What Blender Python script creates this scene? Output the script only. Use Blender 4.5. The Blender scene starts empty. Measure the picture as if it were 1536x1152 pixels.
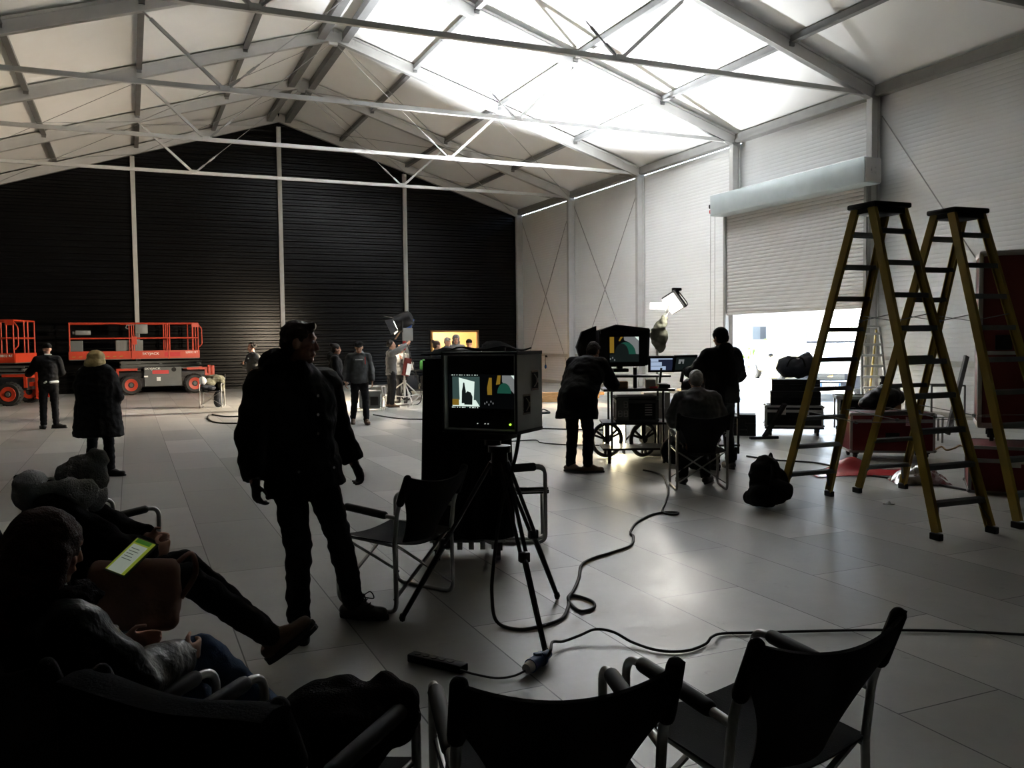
import bpy, bmesh, math, random
from mathutils import Vector, Matrix, noise
random.seed(4)
PI = math.pi
sc = bpy.context.scene
COL = sc.collection
V = Vector

# ---------------------------------------------------------------- camera (solved from the hall's own lines)
FP, YAW, PITCH, ROLL, HC = 1307.35, .4127, .0493, -.0109, 1.738
_f = V((math.sin(YAW)*math.cos(PITCH), math.cos(YAW)*math.cos(PITCH), -math.sin(PITCH)))
_r = V((math.cos(YAW), -math.sin(YAW), 0))
_u = _r.cross(_f)
CR = _r*math.cos(ROLL)+_u*math.sin(ROLL)
CU = -_r*math.sin(ROLL)+_u*math.cos(ROLL)
CF = _f
CP = V((0, 0, HC))
cam_d = bpy.data.cameras.new('camera')
cam = bpy.data.objects.new('camera', cam_d)
COL.objects.link(cam)
m3 = Matrix((CR, CU, -CF)).transposed()
cam.matrix_world = Matrix.Translation(CP) @ m3.to_4x4()
cam_d.sensor_width = 36
cam_d.lens = FP/1536*36
cam_d.clip_end = 300
sc.camera = cam

def ray(x, y):
    return CR*((x-768)/FP) + CU*((576-y)/FP) + CF
def gp(x, y, z=0.0):            # a point seen at (x, y) standing at height z
    d = ray(x, y)
    return CP + d*((z-HC)/d.z)
def atd(x, y, D):               # a point seen at (x, y) at distance D
    return CP + ray(x, y)*D

# ---------------------------------------------------------------- materials
def nt(name):
    m = bpy.data.materials.new(name)
    m.use_nodes = True
    t = m.node_tree
    b = t.nodes['Principled BSDF']
    return m, t, b
def mat(name, col, rough=.6, metal=0.0, var=.12, scale=6.0, bump=0.0, bscale=60.0, spec=.5, sheen=0.0):
    m, t, b = nt(name)
    N, L = t.nodes, t.links
    tc = N.new('ShaderNodeTexCoord')
    n = N.new('ShaderNodeTexNoise'); n.inputs['Scale'].default_value = scale; n.inputs['Detail'].default_value = 5
    L.new(tc.outputs['Object'], n.inputs['Vector'])
    r = N.new('ShaderNodeMix'); r.data_type = 'RGBA'
    c = V(col)
    r.inputs[6].default_value = (*[max(0, x*(1-var)) for x in c], 1)
    r.inputs[7].default_value = (*[min(1, x*(1+var)) for x in c], 1)
    L.new(n.outputs['Fac'], r.inputs[0])
    L.new(r.outputs[2], b.inputs['Base Color'])
    b.inputs['Roughness'].default_value = rough
    b.inputs['Metallic'].default_value = metal
    b.inputs['Specular IOR Level'].default_value = spec
    if sheen: b.inputs['Sheen Weight'].default_value = sheen
    if bump:
        n2 = N.new('ShaderNodeTexNoise'); n2.inputs['Scale'].default_value = bscale; n2.inputs['Detail'].default_value = 4
        L.new(tc.outputs['Object'], n2.inputs['Vector'])
        bp = N.new('ShaderNodeBump'); bp.inputs['Strength'].default_value = bump; bp.inputs['Distance'].default_value = .01
        L.new(n2.outputs['Fac'], bp.inputs['Height']); L.new(bp.outputs['Normal'], b.inputs['Normal'])
    return m
def emit(name, col, strength, base=(.8, .8, .8)):
    m, t, b = nt(name)
    b.inputs['Base Color'].default_value = (*base, 1)
    b.inputs['Emission Color'].default_value = (*col, 1)
    b.inputs['Emission Strength'].default_value = strength
    return m

M = {}
M['alu'] = mat('galvanised_alu', (.50, .50, .49), .5, .35, .12, 3)
M['alu_dark'] = mat('weathered_alu', (.30, .30, .29), .5, .35, .2, 3)
M['purlin'] = mat('dull_steel', (.20, .20, .20), .5, .4, .2, 3)
M['tube'] = mat('chair_tube', (.42, .42, .41), .35, .7, .08, 8)
M['chrome'] = mat('bright_metal', (.75, .75, .75), .25, .9, .05, 8)
M['steelwire'] = mat('steel_wire', (.35, .35, .35), .4, .6, .1, 8)
M['blackfab'] = mat('black_canvas', (.010, .010, .011), .9, 0, .25, 12, .3, 220, .2)
M['blackdrape'] = mat('black_drape', (.005, .005, .006), .95, 0, .3, 5, .3, 120, .08)
M['blackplas'] = mat('black_plastic', (.012, .012, .013), .6, 0, .2, 9, spec=.2)
M['rubber'] = mat('black_rubber', (.012, .012, .012), .65, 0, .2, 9)
M['blackmet'] = mat('black_metal', (.02, .02, .022), .35, .4, .2, 9)
M['darkgrey'] = mat('dark_grey_paint', (.09, .10, .10), .5, .1, .15, 5)
M['grey'] = mat('mid_grey_paint', (.16, .17, .17), .5, .1, .12, 5)
M['lightgrey'] = mat('light_grey_plastic', (.45, .45, .43), .5, 0, .1, 6)
M['boxmetal'] = mat('dull_box_metal', (.6, .61, .58), .6, 0, .2, 7)
M['white'] = mat('white_paint', (.75, .75, .73), .5, 0, .05, 6)
M['paper'] = mat('paper', (.8, .82, .8), .8, 0, .03, 9)
M['orange'] = mat('orange_red_paint', (.44, .036, .010), .45, 0, .15, 4)
M['yellow'] = mat('yellow_fibreglass', (.31, .205, .022), .5, 0, .25, 4)
M['tread'] = mat('ladder_tread', (.16, .17, .17), .5, .5, .2, 8)
M['redcase'] = mat('dark_red_laminate', (.13, .014, .018), .6, 0, .25, 3, .1, 60, .25)
M['maroon'] = mat('maroon_laminate', (.13, .024, .019), .6, 0, .25, 3, .1, 60, .25)
M['redfilm'] = mat('red_film', (.50, .04, .045), .25, 0, .2, 6)
M['foil'] = mat('silver_foil', (.55, .55, .56), .22, .9, .1, 6)
M['blue'] = mat('blue_plastic', (.01, .07, .22), .4, 0, .1, 6)
M['bluemet'] = mat('blue_lamp_body', (.03, .10, .42), .35, .2, .1, 6)
M['green'] = mat('green_plastic', (.07, .26, .05), .5, 0, .2, 6)
M['wood'] = mat('raw_timber', (.48, .28, .12), .7, 0, .25, 8, .2, 30)
M['skin'] = mat('skin', (.50, .27, .19), .5, 0, .1, 14, .1, 90)
M['skin_dark'] = mat('tanned_skin', (.38, .19, .12), .5, 0, .1, 14, .1, 90)
M['eye'] = mat('eye_white', (.7, .7, .68), .2, 0, .02)
M['hair_dark'] = mat('dark_hair', (.016, .011, .009), .6, 0, .4, 40, .7, 160, .25)
M['hair_brown'] = mat('brown_hair', (.05, .022, .012), .45, 0, .4, 40, .7, 160)
M['hair_red'] = mat('auburn_hair', (.035, .012, .007), .65, 0, .4, 40, .8, 160, .15)
M['hair_grey'] = mat('grey_hair', (.30, .29, .28), .5, 0, .3, 40, .7, 160)
M['hair_blond'] = mat('blond_hair', (.92, .62, .27), .45, 0, .3, 40, .8, 140)
M['parka'] = mat('black_parka_cloth', (.008, .008, .009), .8, 0, .25, 8, .4, 50, .2)
M['jeans'] = mat('black_denim', (.010, .010, .012), .85, 0, .25, 10, .3, 160, .2)
M['bluejeans'] = mat('blue_denim', (.03, .06, .13), .85, 0, .25, 10, .3, 160, .2)
M['leather'] = mat('black_leather', (.006, .006, .0058), .38, 0, .25, 10, .5, 38, .2)
M['boot'] = mat('dark_boot_leather', (.014, .012, .011), .5, 0, .25, 10, .3, 90)
M['brownboot'] = mat('brown_boot_leather', (.10, .055, .03), .55, 0, .25, 10, .3, 90)
M['greyjacket'] = mat('grey_jacket_cloth', (.11, .11, .11), .8, 0, .2, 8, .3, 60)
M['slate'] = mat('slate_jacket_cloth', (.055, .058, .06), .8, 0, .2, 8, .3, 60)
M['navy'] = mat('dark_navy_cloth', (.015, .018, .026), .8, 0, .2, 8, .3, 60)
M['greywool'] = mat('grey_wool', (.46, .47, .47), .95, 0, .3, 25, .8, 130, .1)
M['beanie'] = mat('charcoal_wool', (.24, .235, .225), .95, 0, .3, 25, .8, 130, .1)
M['olive'] = mat('olive_cloth', (.10, .10, .07), .9, 0, .25, 9, .3, 70)
M['fur'] = mat('black_fur', (.007, .006, .006), .95, 0, .4, 60, 1.0, 150, .08)
M['brownleather'] = mat('brown_bag_leather', (.27, .13, .085), .5, 0, .3, 4, .2, 60)
M['tan'] = mat('tan_cloth', (.35, .22, .10), .8, 0, .2, 9)
M['red'] = mat('red_trim', (.45, .03, .03), .5, 0, .1, 9)
M['clear'] = mat('glass_dark', (.03, .035, .04), .08, 0, .05, 9)
M['shutter'] = mat('roller_slats', (.48, .48, .475), .4, .15, .06, 2)
M['hood_box'] = mat('galvanised_box', (.43, .49, .50), .42, .35, .18, 2)

def mat_membrane():
    m, t, b = nt('white_roof_membrane'); N, L = t.nodes, t.links
    tc = N.new('ShaderNodeTexCoord'); n = N.new('ShaderNodeTexNoise'); n.inputs['Scale'].default_value = .7
    n.inputs['Detail'].default_value = 6
    L.new(tc.outputs['Object'], n.inputs['Vector'])
    r = N.new('ShaderNodeMix'); r.data_type = 'RGBA'
    r.inputs[6].default_value = (.75, .745, .73, 1); r.inputs[7].default_value = (.83, .83, .82, 1)
    L.new(n.outputs['Fac'], r.inputs[0]); L.new(r.outputs[2], b.inputs['Base Color'])
    b.inputs['Roughness'].default_value = .55
    n2 = N.new('ShaderNodeTexNoise'); n2.inputs['Scale'].default_value = .35; n2.inputs['Detail'].default_value = 3
    L.new(tc.outputs['Object'], n2.inputs['Vector'])
    bp = N.new('ShaderNodeBump'); bp.inputs['Strength'].default_value = .35; bp.inputs['Distance'].default_value = .3
    L.new(n2.outputs['Fac'], bp.inputs['Height']); L.new(bp.outputs['Normal'], b.inputs['Normal'])
    return m
M['membrane'] = mat_membrane()

def mat_cladding():            # white sheet with fine level ribs and wider panel joints
    m, t, b = nt('white_ribbed_cladding'); N, L = t.nodes, t.links
    tc = N.new('ShaderNodeTexCoord'); sp = N.new('ShaderNodeSeparateXYZ'); L.new(tc.outputs['Object'], sp.inputs[0])
    def wave(pitch, power):
        a = N.new('ShaderNodeMath'); a.operation = 'MULTIPLY'; a.inputs[1].default_value = PI/pitch
        L.new(sp.outputs['Z'], a.inputs[0])
        s = N.new('ShaderNodeMath'); s.operation = 'SINE'; L.new(a.outputs[0], s.inputs[0])
        c = N.new('ShaderNodeMath'); c.operation = 'ABSOLUTE'; L.new(s.outputs[0], c.inputs[0])
        p = N.new('ShaderNodeMath'); p.operation = 'POWER'; p.inputs[1].default_value = power; L.new(c.outputs[0], p.inputs[0])
        return p
    w1, w2 = wave(.10, .35), wave(1.0, .05)
    mu = N.new('ShaderNodeMath'); mu.operation = 'MULTIPLY'; L.new(w1.outputs[0], mu.inputs[0]); L.new(w2.outputs[0], mu.inputs[1])
    bp = N.new('ShaderNodeBump'); bp.inputs['Strength'].default_value = .6; bp.inputs['Distance'].default_value = .012
    L.new(mu.outputs[0], bp.inputs['Height']); L.new(bp.outputs['Normal'], b.inputs['Normal'])
    n = N.new('ShaderNodeTexNoise'); n.inputs['Scale'].default_value = .5; L.new(tc.outputs['Object'], n.inputs['Vector'])
    r = N.new('ShaderNodeMix'); r.data_type = 'RGBA'
    r.inputs[6].default_value = (.70, .71, .71, 1); r.inputs[7].default_value = (.78, .79, .79, 1)
    L.new(n.outputs['Fac'], r.inputs[0]); L.new(r.outputs[2], b.inputs['Base Color'])
    b.inputs['Roughness'].default_value = .42
    return m
M['clad'] = mat_cladding()
M['blackclad'] = mat('black_profiled_sheet', (.0030, .0030, .0032), .26, 0, .2, 1.2, .05, 3, .18)

def mat_floor():
    m, t, b = nt('floor_panels'); N, L = t.nodes, t.links
    tc = N.new('ShaderNodeTexCoord'); sp = N.new('ShaderNodeSeparateXYZ'); L.new(tc.outputs['Object'], sp.inputs[0])
    cb = N.new('ShaderNodeCombineXYZ')
    ax = N.new('ShaderNodeMath'); ax.operation = 'ADD'; ax.inputs[1].default_value = 60-.5+.667*.0
    L.new(sp.outputs['X'], ax.inputs[0])
    ay = N.new('ShaderNodeMath'); ay.operation = 'ADD'; ay.inputs[1].default_value = 100.1
    L.new(sp.outputs['Y'], ay.inputs[0])
    L.new(ay.outputs[0], cb.inputs[0]); L.new(ax.outputs[0], cb.inputs[1])
    br = N.new('ShaderNodeTexBrick')
    br.inputs['Scale'].default_value = 1; br.inputs['Brick Width'].default_value = 2.0; br.inputs['Row Height'].default_value = .667
    br.inputs['Mortar Size'].default_value = .0045; br.inputs['Mortar Smooth'].default_value = .2; br.inputs['Bias'].default_value = -.1
    br.inputs['Color1'].default_value = (.27, .265, .245, 1); br.inputs['Color2'].default_value = (.44, .435, .41, 1)
    br.inputs['Mortar'].default_value = (.045, .043, .04, 1)
    L.new(cb.outputs[0], br.inputs['Vector'])
    n = N.new('ShaderNodeTexNoise'); n.inputs['Scale'].default_value = 1.3; n.inputs['Detail'].default_value = 8; n.inputs['Roughness'].default_value = .65
    L.new(tc.outputs['Object'], n.inputs['Vector'])
    rp = N.new('ShaderNodeMapRange'); rp.inputs[1].default_value = .3; rp.inputs[2].default_value = .7; rp.inputs[3].default_value = .80; rp.inputs[4].default_value = 1.12
    L.new(n.outputs['Fac'], rp.inputs[0])
    mx = N.new('ShaderNodeMix'); mx.data_type = 'RGBA'; mx.blend_type = 'MULTIPLY'; mx.inputs[0].default_value = 1
    L.new(br.outputs['Color'], mx.inputs[6]); L.new(rp.outputs[0], mx.inputs[7])
    ns = N.new('ShaderNodeTexNoise'); ns.inputs['Scale'].default_value = 4.5; ns.inputs['Detail'].default_value = 9; ns.inputs['Roughness'].default_value = .75
    L.new(tc.outputs['Object'], ns.inputs['Vector'])
    rs = N.new('ShaderNodeMapRange'); rs.inputs[1].default_value = .60; rs.inputs[2].default_value = .72; rs.inputs[3].default_value = 1.0; rs.inputs[4].default_value = .66
    L.new(ns.outputs['Fac'], rs.inputs[0])
    m2 = N.new('ShaderNodeMix'); m2.data_type = 'RGBA'; m2.blend_type = 'MULTIPLY'; m2.inputs[0].default_value = 1
    L.new(mx.outputs[2], m2.inputs[6]); L.new(rs.outputs[0], m2.inputs[7])
    L.new(m2.outputs[2], b.inputs['Base Color'])
    rr = N.new('ShaderNodeMapRange'); rr.inputs[1].default_value = .3; rr.inputs[2].default_value = .7; rr.inputs[3].default_value = .34; rr.inputs[4].default_value = .48
    L.new(n.outputs['Fac'], rr.inputs[0]); L.new(rr.outputs[0], b.inputs['Roughness'])
    n3 = N.new('ShaderNodeTexNoise'); n3.inputs['Scale'].default_value = 9; n3.inputs['Detail'].default_value = 3
    L.new(tc.outputs['Object'], n3.inputs['Vector'])
    bp = N.new('ShaderNodeBump'); bp.inputs['Strength'].default_value = .12; bp.inputs['Distance'].default_value = .01
    L.new(n3.outputs['Fac'], bp.inputs['Height']); L.new(bp.outputs['Normal'], b.inputs['Normal'])
    return m
M['floor'] = mat_floor()

# ---------------------------------------------------------------- mesh helpers
def basis(d, hint=None):
    d = V(d).normalized()
    h = V(hint) if hint is not None else (V((0, 0, 1)) if abs(d.z) < .95 else V((1, 0, 0)))
    a = h - d*h.dot(d)
    if a.length < 1e-5:
        h = V((0, 1, 0)); a = h - d*h.dot(d)
    a.normalize()
    return a, d.cross(a)

class MB:
    def __init__(s): s.v, s.f, s.mi, s.ci = [], [], [], 0
    def add(s, vs, fs):
        n = len(s.v); s.v += [tuple(v) for v in vs]
        for f in fs:
            s.f.append(tuple(i+n for i in f)); s.mi.append(s.ci)
        return s
    def m(s, i): s.ci = i; return s
    def box(s, c, size, R=None, bev=0.0):
        c = V(c); x, y, z = [a/2 for a in size]
        b = min(bev, x*.9, y*.9, z*.9)
        if b <= 0:
            vs = [V((i*x, j*y, k*z)) for i in (-1, 1) for j in (-1, 1) for k in (-1, 1)]
            fs = [(0, 1, 3, 2), (4, 6, 7, 5), (0, 4, 5, 1), (2, 3, 7, 6), (0, 2, 6, 4), (1, 5, 7, 3)]
        else:
            bm = bmesh.new(); bmesh.ops.create_cube(bm, size=1)
            for v in bm.verts: v.co = V((v.co.x*2*x, v.co.y*2*y, v.co.z*2*z))
            bmesh.ops.bevel(bm, geom=bm.edges[:], offset=b, segments=2, profile=.5, affect='EDGES')
            bm.verts.index_update()
            vs = [v.co.copy() for v in bm.verts]; fs = [[v.index for v in f.verts] for f in bm.faces]; bm.free()
        if R is not None: vs = [R @ v for v in vs]
        return s.add([v+c for v in vs], fs)
    def beam(s, p, q, w, h, hint=None):     # bar from p to q, h along the hint direction
        p, q = V(p), V(q); a, b = basis(q-p, hint)
        vs = []
        for o in (p, q):
            for i, j in ((-1, -1), (1, -1), (1, 1), (-1, 1)): vs.append(o + b*(i*w/2) + a*(j*h/2))
        return s.add(vs, [(0, 1, 2, 3), (7, 6, 5, 4), (0, 4, 5, 1), (1, 5, 6, 2), (2, 6, 7, 3), (3, 7, 4, 0)])
    def cyl(s, p, q, r, r2=None, n=12):
        p, q = V(p), V(q); r2 = r if r2 is None else r2; a, b = basis(q-p)
        vs = []
        for o, rr in ((p, r), (q, r2)):
            for k in range(n):
                t = 2*PI*k/n; vs.append(o + a*(math.cos(t)*rr) + b*(math.sin(t)*rr))
        fs = [(k, (k+1) % n, n+(k+1) % n, n+k) for k in range(n)] + [tuple(range(n))[::-1], tuple(range(n, 2*n))]
        return s.add(vs, fs)
    def tube(s, pts, r, n=8, closed=False):
        pts = [V(p) for p in pts]; N = len(pts); vs = []
        rs = r if isinstance(r, (list, tuple)) else [r]*N
        a = None
        for i, p in enumerate(pts):
            if closed: d = pts[(i+1) % N]-pts[i-1]
            else: d = pts[min(i+1, N-1)]-pts[max(i-1, 0)]
            d = d.normalized() if d.length > 1e-9 else V((0, 0, 1))
            if a is None: a, b = basis(d)
            else:
                a = a - d*a.dot(d)
                if a.length < 1e-6: a, b = basis(d)
                a.normalize(); b = d.cross(a)
            for k in range(n):
                t = 2*PI*k/n; vs.append(p + a*(math.cos(t)*rs[i]) + b*(math.sin(t)*rs[i]))
        fs = []
        for i in range(N if closed else N-1):
            j = (i+1) % N
            for k in range(n): fs.append((i*n+k, i*n+(k+1) % n, j*n+(k+1) % n, j*n+k))
        if not closed: fs += [tuple(range(n))[::-1], tuple(range((N-1)*n, N*n))]
        return s.add(vs, fs)
    def ell(s, c, r, R=None, n=12):
        c = V(c); r = (r, r, r) if not isinstance(r, (tuple, list)) else r
        vs = []; h = n//2
        for i in range(1, h):
            ph = PI*i/h
            for k in range(n):
                t = 2*PI*k/n
                vs.append(V((r[0]*math.sin(ph)*math.cos(t), r[1]*math.sin(ph)*math.sin(t), r[2]*math.cos(ph))))
        vs += [V((0, 0, r[2])), V((0, 0, -r[2]))]
        T, B = len(vs)-2, len(vs)-1; fs = []
        for i in range(h-2):
            for k in range(n): fs.append((i*n+k, (i+1)*n+k, (i+1)*n+(k+1) % n, i*n+(k+1) % n))
        for k in range(n):
            fs.append((T, k, (k+1) % n)); fs.append((B, (h-2)*n+(k+1) % n, (h-2)*n+k))
        if R is not None: vs = [R @ v for v in vs]
        return s.add([v+c for v in vs], fs)
    def cap(s, p, q, r1, r2, side=None, flat=1.0, rnd=True, n=12):   # round-ended taper, squashed across 'side'
        p, q = V(p), V(q); d = q-p
        if d.length < 1e-6: d = V((0, 0, .001)); q = p+d
        d.normalize(); a, b = basis(d, side)     # a = wide direction (side), b = flattened
        rings = []
        if rnd:
            for t in (80, 55, 28): rings.append((p-d*(r1*math.sin(math.radians(t))*min(1, flat+.2)), r1*math.cos(math.radians(t))))
        rings += [(p, r1), (q, r2)]
        if rnd:
            for t in (28, 55, 80): rings.append((q+d*(r2*math.sin(math.radians(t))*min(1, flat+.2)), r2*math.cos(math.radians(t))))
        vs = []
        for o, rr in rings:
            for k in range(n):
                t = 2*PI*k/n; vs.append(o + a*(math.cos(t)*rr) + b*(math.sin(t)*rr*flat))
        fs = []
        for i in range(len(rings)-1):
            for k in range(n): fs.append((i*n+k, i*n+(k+1) % n, (i+1)*n+(k+1) % n, (i+1)*n+k))
        L = (len(rings)-1)*n
        fs += [tuple(range(n))[::-1], tuple(range(L, L+n))]
        return s.add(vs, fs)
    def prism(s, poly, d):                   # closed polygon (3-D points) swept by vector d
        poly = [V(p) for p in poly]; d = V(d); n = len(poly)
        vs = poly + [p+d for p in poly]
        fs = [tuple(range(n))[::-1], tuple(range(n, 2*n))] + [(k, (k+1) % n, n+(k+1) % n, n+k) for k in range(n)]
        return s.add(vs, fs)
    def grid(s, fn, nu, nv, th=.004):        # sheet fn(u,v) with thickness
        P = [[V(fn(i/nu, j/nv)) for j in range(nv+1)] for i in range(nu+1)]
        vs = []; W = nv+1
        for sgn in (1, -1):
            for i in range(nu+1):
                for j in range(nv+1):
                    du = P[min(i+1, nu)][j]-P[max(i-1, 0)][j]; dv = P[i][min(j+1, nv)]-P[i][max(j-1, 0)]
                    n = du.cross(dv); n = n.normalized() if n.length > 1e-9 else V((0, 0, 1))
                    vs.append(P[i][j]+n*(sgn*th/2))
        O = (nu+1)*W; fs = []
        for i in range(nu):
            for j in range(nv):
                q = (i*W+j, (i+1)*W+j, (i+1)*W+j+1, i*W+j+1)
                fs.append(q); fs.append(tuple(O+x for x in q[::-1]))
        for i in range(nu):
            for j in (0, nv):
                q = (i*W+j, (i+1)*W+j, O+(i+1)*W+j, O+i*W+j); fs.append(q if j else q[::-1])
        for j in range(nv):
            for i in (0, nu):
                q = (i*W+j, i*W+j+1, O+i*W+j+1, O+i*W+j); fs.append(q[::-1] if i else q)
        return s.add(vs, fs)
    def lathe(s, prof, c=(0, 0, 0), axis=(0, 0, 1), n=24):
        c = V(c); d = V(axis).normalized(); a, b = basis(d); vs = []; fs = []
        for (r, z) in prof:
            for k in range(n):
                t = 2*PI*k/n; vs.append(c + d*z + a*(r*math.cos(t)) + b*(r*math.sin(t)))
        for i in range(len(prof)-1):
            for k in range(n): fs.append((i*n+k, i*n+(k+1) % n, (i+1)*n+(k+1) % n, (i+1)*n+k))
        fs += [tuple(range(n))[::-1], tuple(range((len(prof)-1)*n, len(prof)*n))]
        return s.add(vs, fs)
    def build(s, name, mats, parent=None, smooth=None, fixn=True):
        me = bpy.data.meshes.new(name)
        me.from_pydata(s.v, [], s.f)
        for m_ in (mats if isinstance(mats, (list, tuple)) else [mats]): me.materials.append(m_)
        if any(s.mi): me.polygons.foreach_set('material_index', s.mi)
        me.update()
        if fixn:
            bm = bmesh.new(); bm.from_mesh(me); bmesh.ops.recalc_face_normals(bm, faces=bm.faces[:]); bm.to_mesh(me); bm.free()
        if smooth:
            me.set_sharp_from_angle(angle=math.radians(smooth)) if hasattr(me, 'set_sharp_from_angle') else None
            me.polygons.foreach_set('use_smooth', [True]*len(me.polygons))
            me.set_sharp_from_angle(angle=math.radians(smooth))
        o = bpy.data.objects.new(name, me); COL.objects.link(o)
        if parent is not None: o.parent = parent
        return o
    def remesh(s, name, mat_, parent, voxel=.012, it=4, wr=0.0, wf=9.0):
        me = bpy.data.meshes.new('tmp'); me.from_pydata(s.v, [], s.f); me.update()
        bm = bmesh.new(); bm.from_mesh(me); bmesh.ops.recalc_face_normals(bm, faces=bm.faces[:]); bm.to_mesh(me); bm.free()
        t = bpy.data.objects.new('tmp', me); COL.objects.link(t)
        r = t.modifiers.new('r', 'REMESH'); r.mode = 'VOXEL'; r.voxel_size = voxel
        if it:
            k = t.modifiers.new('s', 'SMOOTH'); k.factor = .5; k.iterations = it
        dg = bpy.context.evaluated_depsgraph_get()
        out = bpy.data.meshes.new_from_object(t.evaluated_get(dg))
        bpy.data.objects.remove(t); bpy.data.meshes.remove(me)
        if wr:
            out.update()
            ns = [v.normal.copy() for v in out.vertices]
            for v, n in zip(out.vertices, ns):
                p = v.co*wf
                a = noise.noise(V((p.x, p.y, p.z*1.7)))+.5*noise.noise(p*2.3)
                v.co += n*(a*wr)
        out.materials.clear(); out.materials.append(mat_)
        out.polygons.foreach_set('use_smooth', [True]*len(out.polygons))
        out.name = name
        o = bpy.data.objects.new(name, out); COL.objects.link(o)
        if parent is not None: o.parent = parent
        return o

LABELS = {}
def tag(o, label=None, cat=None, group=None, kind=None):
    if label: o['label'] = label
    if cat: o['category'] = cat
    if group: o['group'] = group
    if kind: o['kind'] = kind
    return o
def thing(name, label, cat, loc=(0, 0, 0), rz=0.0, group=None, kind=None):
    o = bpy.data.objects.new(name, None); COL.objects.link(o)
    o.empty_display_size = .1
    o.location = V(loc); o.rotation_euler = (0, 0, rz)
    return tag(o, label, cat, group, kind)
def dup(root, loc, rz, label, group=None):
    r = root.copy(); COL.objects.link(r); r.location = V(loc); r.rotation_euler = (0, 0, rz)
    r['label'] = label
    if group: r['group'] = group
    for ch in list(root.children):
        c = ch.copy(); COL.objects.link(c); c.parent = r
        for g in list(ch.children):
            d = g.copy(); COL.objects.link(d); d.parent = c
    return r
def face(dx, dy): return math.atan2(-dx, dy)      # rotation that turns local +Y to (dx, dy)
def arc(c, r, a0, a1, ax, ay, n=6):
    return [V(c)+V(ax)*(r*math.cos(a0+(a1-a0)*i/n))+V(ay)*(r*math.sin(a0+(a1-a0)*i/n)) for i in range(n+1)]
def fillet(pts, r, n=5):                           # round the corners of a polyline
    pts = [V(p) for p in pts]; out = [pts[0]]
    for i in range(1, len(pts)-1):
        p, a, b = pts[i], pts[i-1]-pts[i], pts[i+1]-pts[i]
        k = min(r, a.length*.49, b.length*.49)
        p0, p1 = p+a.normalized()*k, p+b.normalized()*k
        for j in range(n+1):
            t = j/n; out.append(p0*(1-t)**2+p*2*t*(1-t)+p1*t*t)
    out.append(pts[-1]); return out
def smoothline(pts, n=8):                          # Catmull-Rom through points
    pts = [V(p) for p in pts]; out = []
    for i in range(len(pts)-1):
        a, b, c, d = pts[max(i-1, 0)], pts[i], pts[i+1], pts[min(i+2, len(pts)-1)]
        for j in range(n):
            t = j/n
            out.append(.5*((2*b)+(c-a)*t+(2*a-5*b+4*c-d)*t*t+(3*b-a-3*c+d)*t**3))
    out.append(pts[-1]); return out
def text(name, body, size, mat_, parent, loc, rot, ext=.001, align='CENTER', sx=1.0):
    cu = bpy.data.curves.new(name, 'FONT'); cu.body = body; cu.size = size; cu.extrude = ext
    cu.align_x = align; cu.align_y = 'CENTER'
    t = bpy.data.objects.new('tmp', cu); COL.objects.link(t)
    me = bpy.data.meshes.new_from_object(t.evaluated_get(bpy.context.evaluated_depsgraph_get()))
    bpy.data.objects.remove(t); bpy.data.curves.remove(cu)
    me.materials.clear(); me.materials.append(mat_); me.name = name
    o = bpy.data.objects.new(name, me); COL.objects.link(o)
    o.parent = parent; o.location = loc; o.rotation_euler = rot; o.scale = (sx, 1, 1)
    return o
# ================================================================ THE HALL
RX, W, EZ, RZ = 5.564, 15.93, 7.47, 10.72
LX = 2*RX-W                      # left wall
YA, BAY, YB, YF = 15.19, 5.0, 35.25, -5.2
SL = (RZ-EZ)/(W-RX)
def roofz(x): return RZ-SL*abs(x-RX)

floor = MB().box((RX, (YB+YF)/2, -.05), (W-LX+.2, YB-YF+.4, .1)).build('floor', M['floor'])
tag(floor, 'grey floor of large hard panels laid through the hall', 'floor', kind='structure')

def roof(sgn):
    x1 = RX+sgn*(W-RX+.25)
    mb = MB()
    P = [V((RX, YF-.2, RZ)), V((x1, YF-.2, roofz(x1))), V((x1, YB+.25, roofz(x1))), V((RX, YB+.25, RZ))]
    mb.add(P+[p+V((0, 0, .06)) for p in P], [(0, 1, 2, 3), (7, 6, 5, 4), (0, 4, 5, 1), (1, 5, 6, 2), (2, 6, 7, 3), (3, 7, 4, 0)])
    return mb.build('ceiling', M['membrane'])
tag(roof(1), 'white membrane roof slope above the roller door side', 'ceiling', kind='structure')
tag(roof(-1), 'white membrane roof slope above the scissor lift side', 'ceiling', kind='structure')

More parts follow.
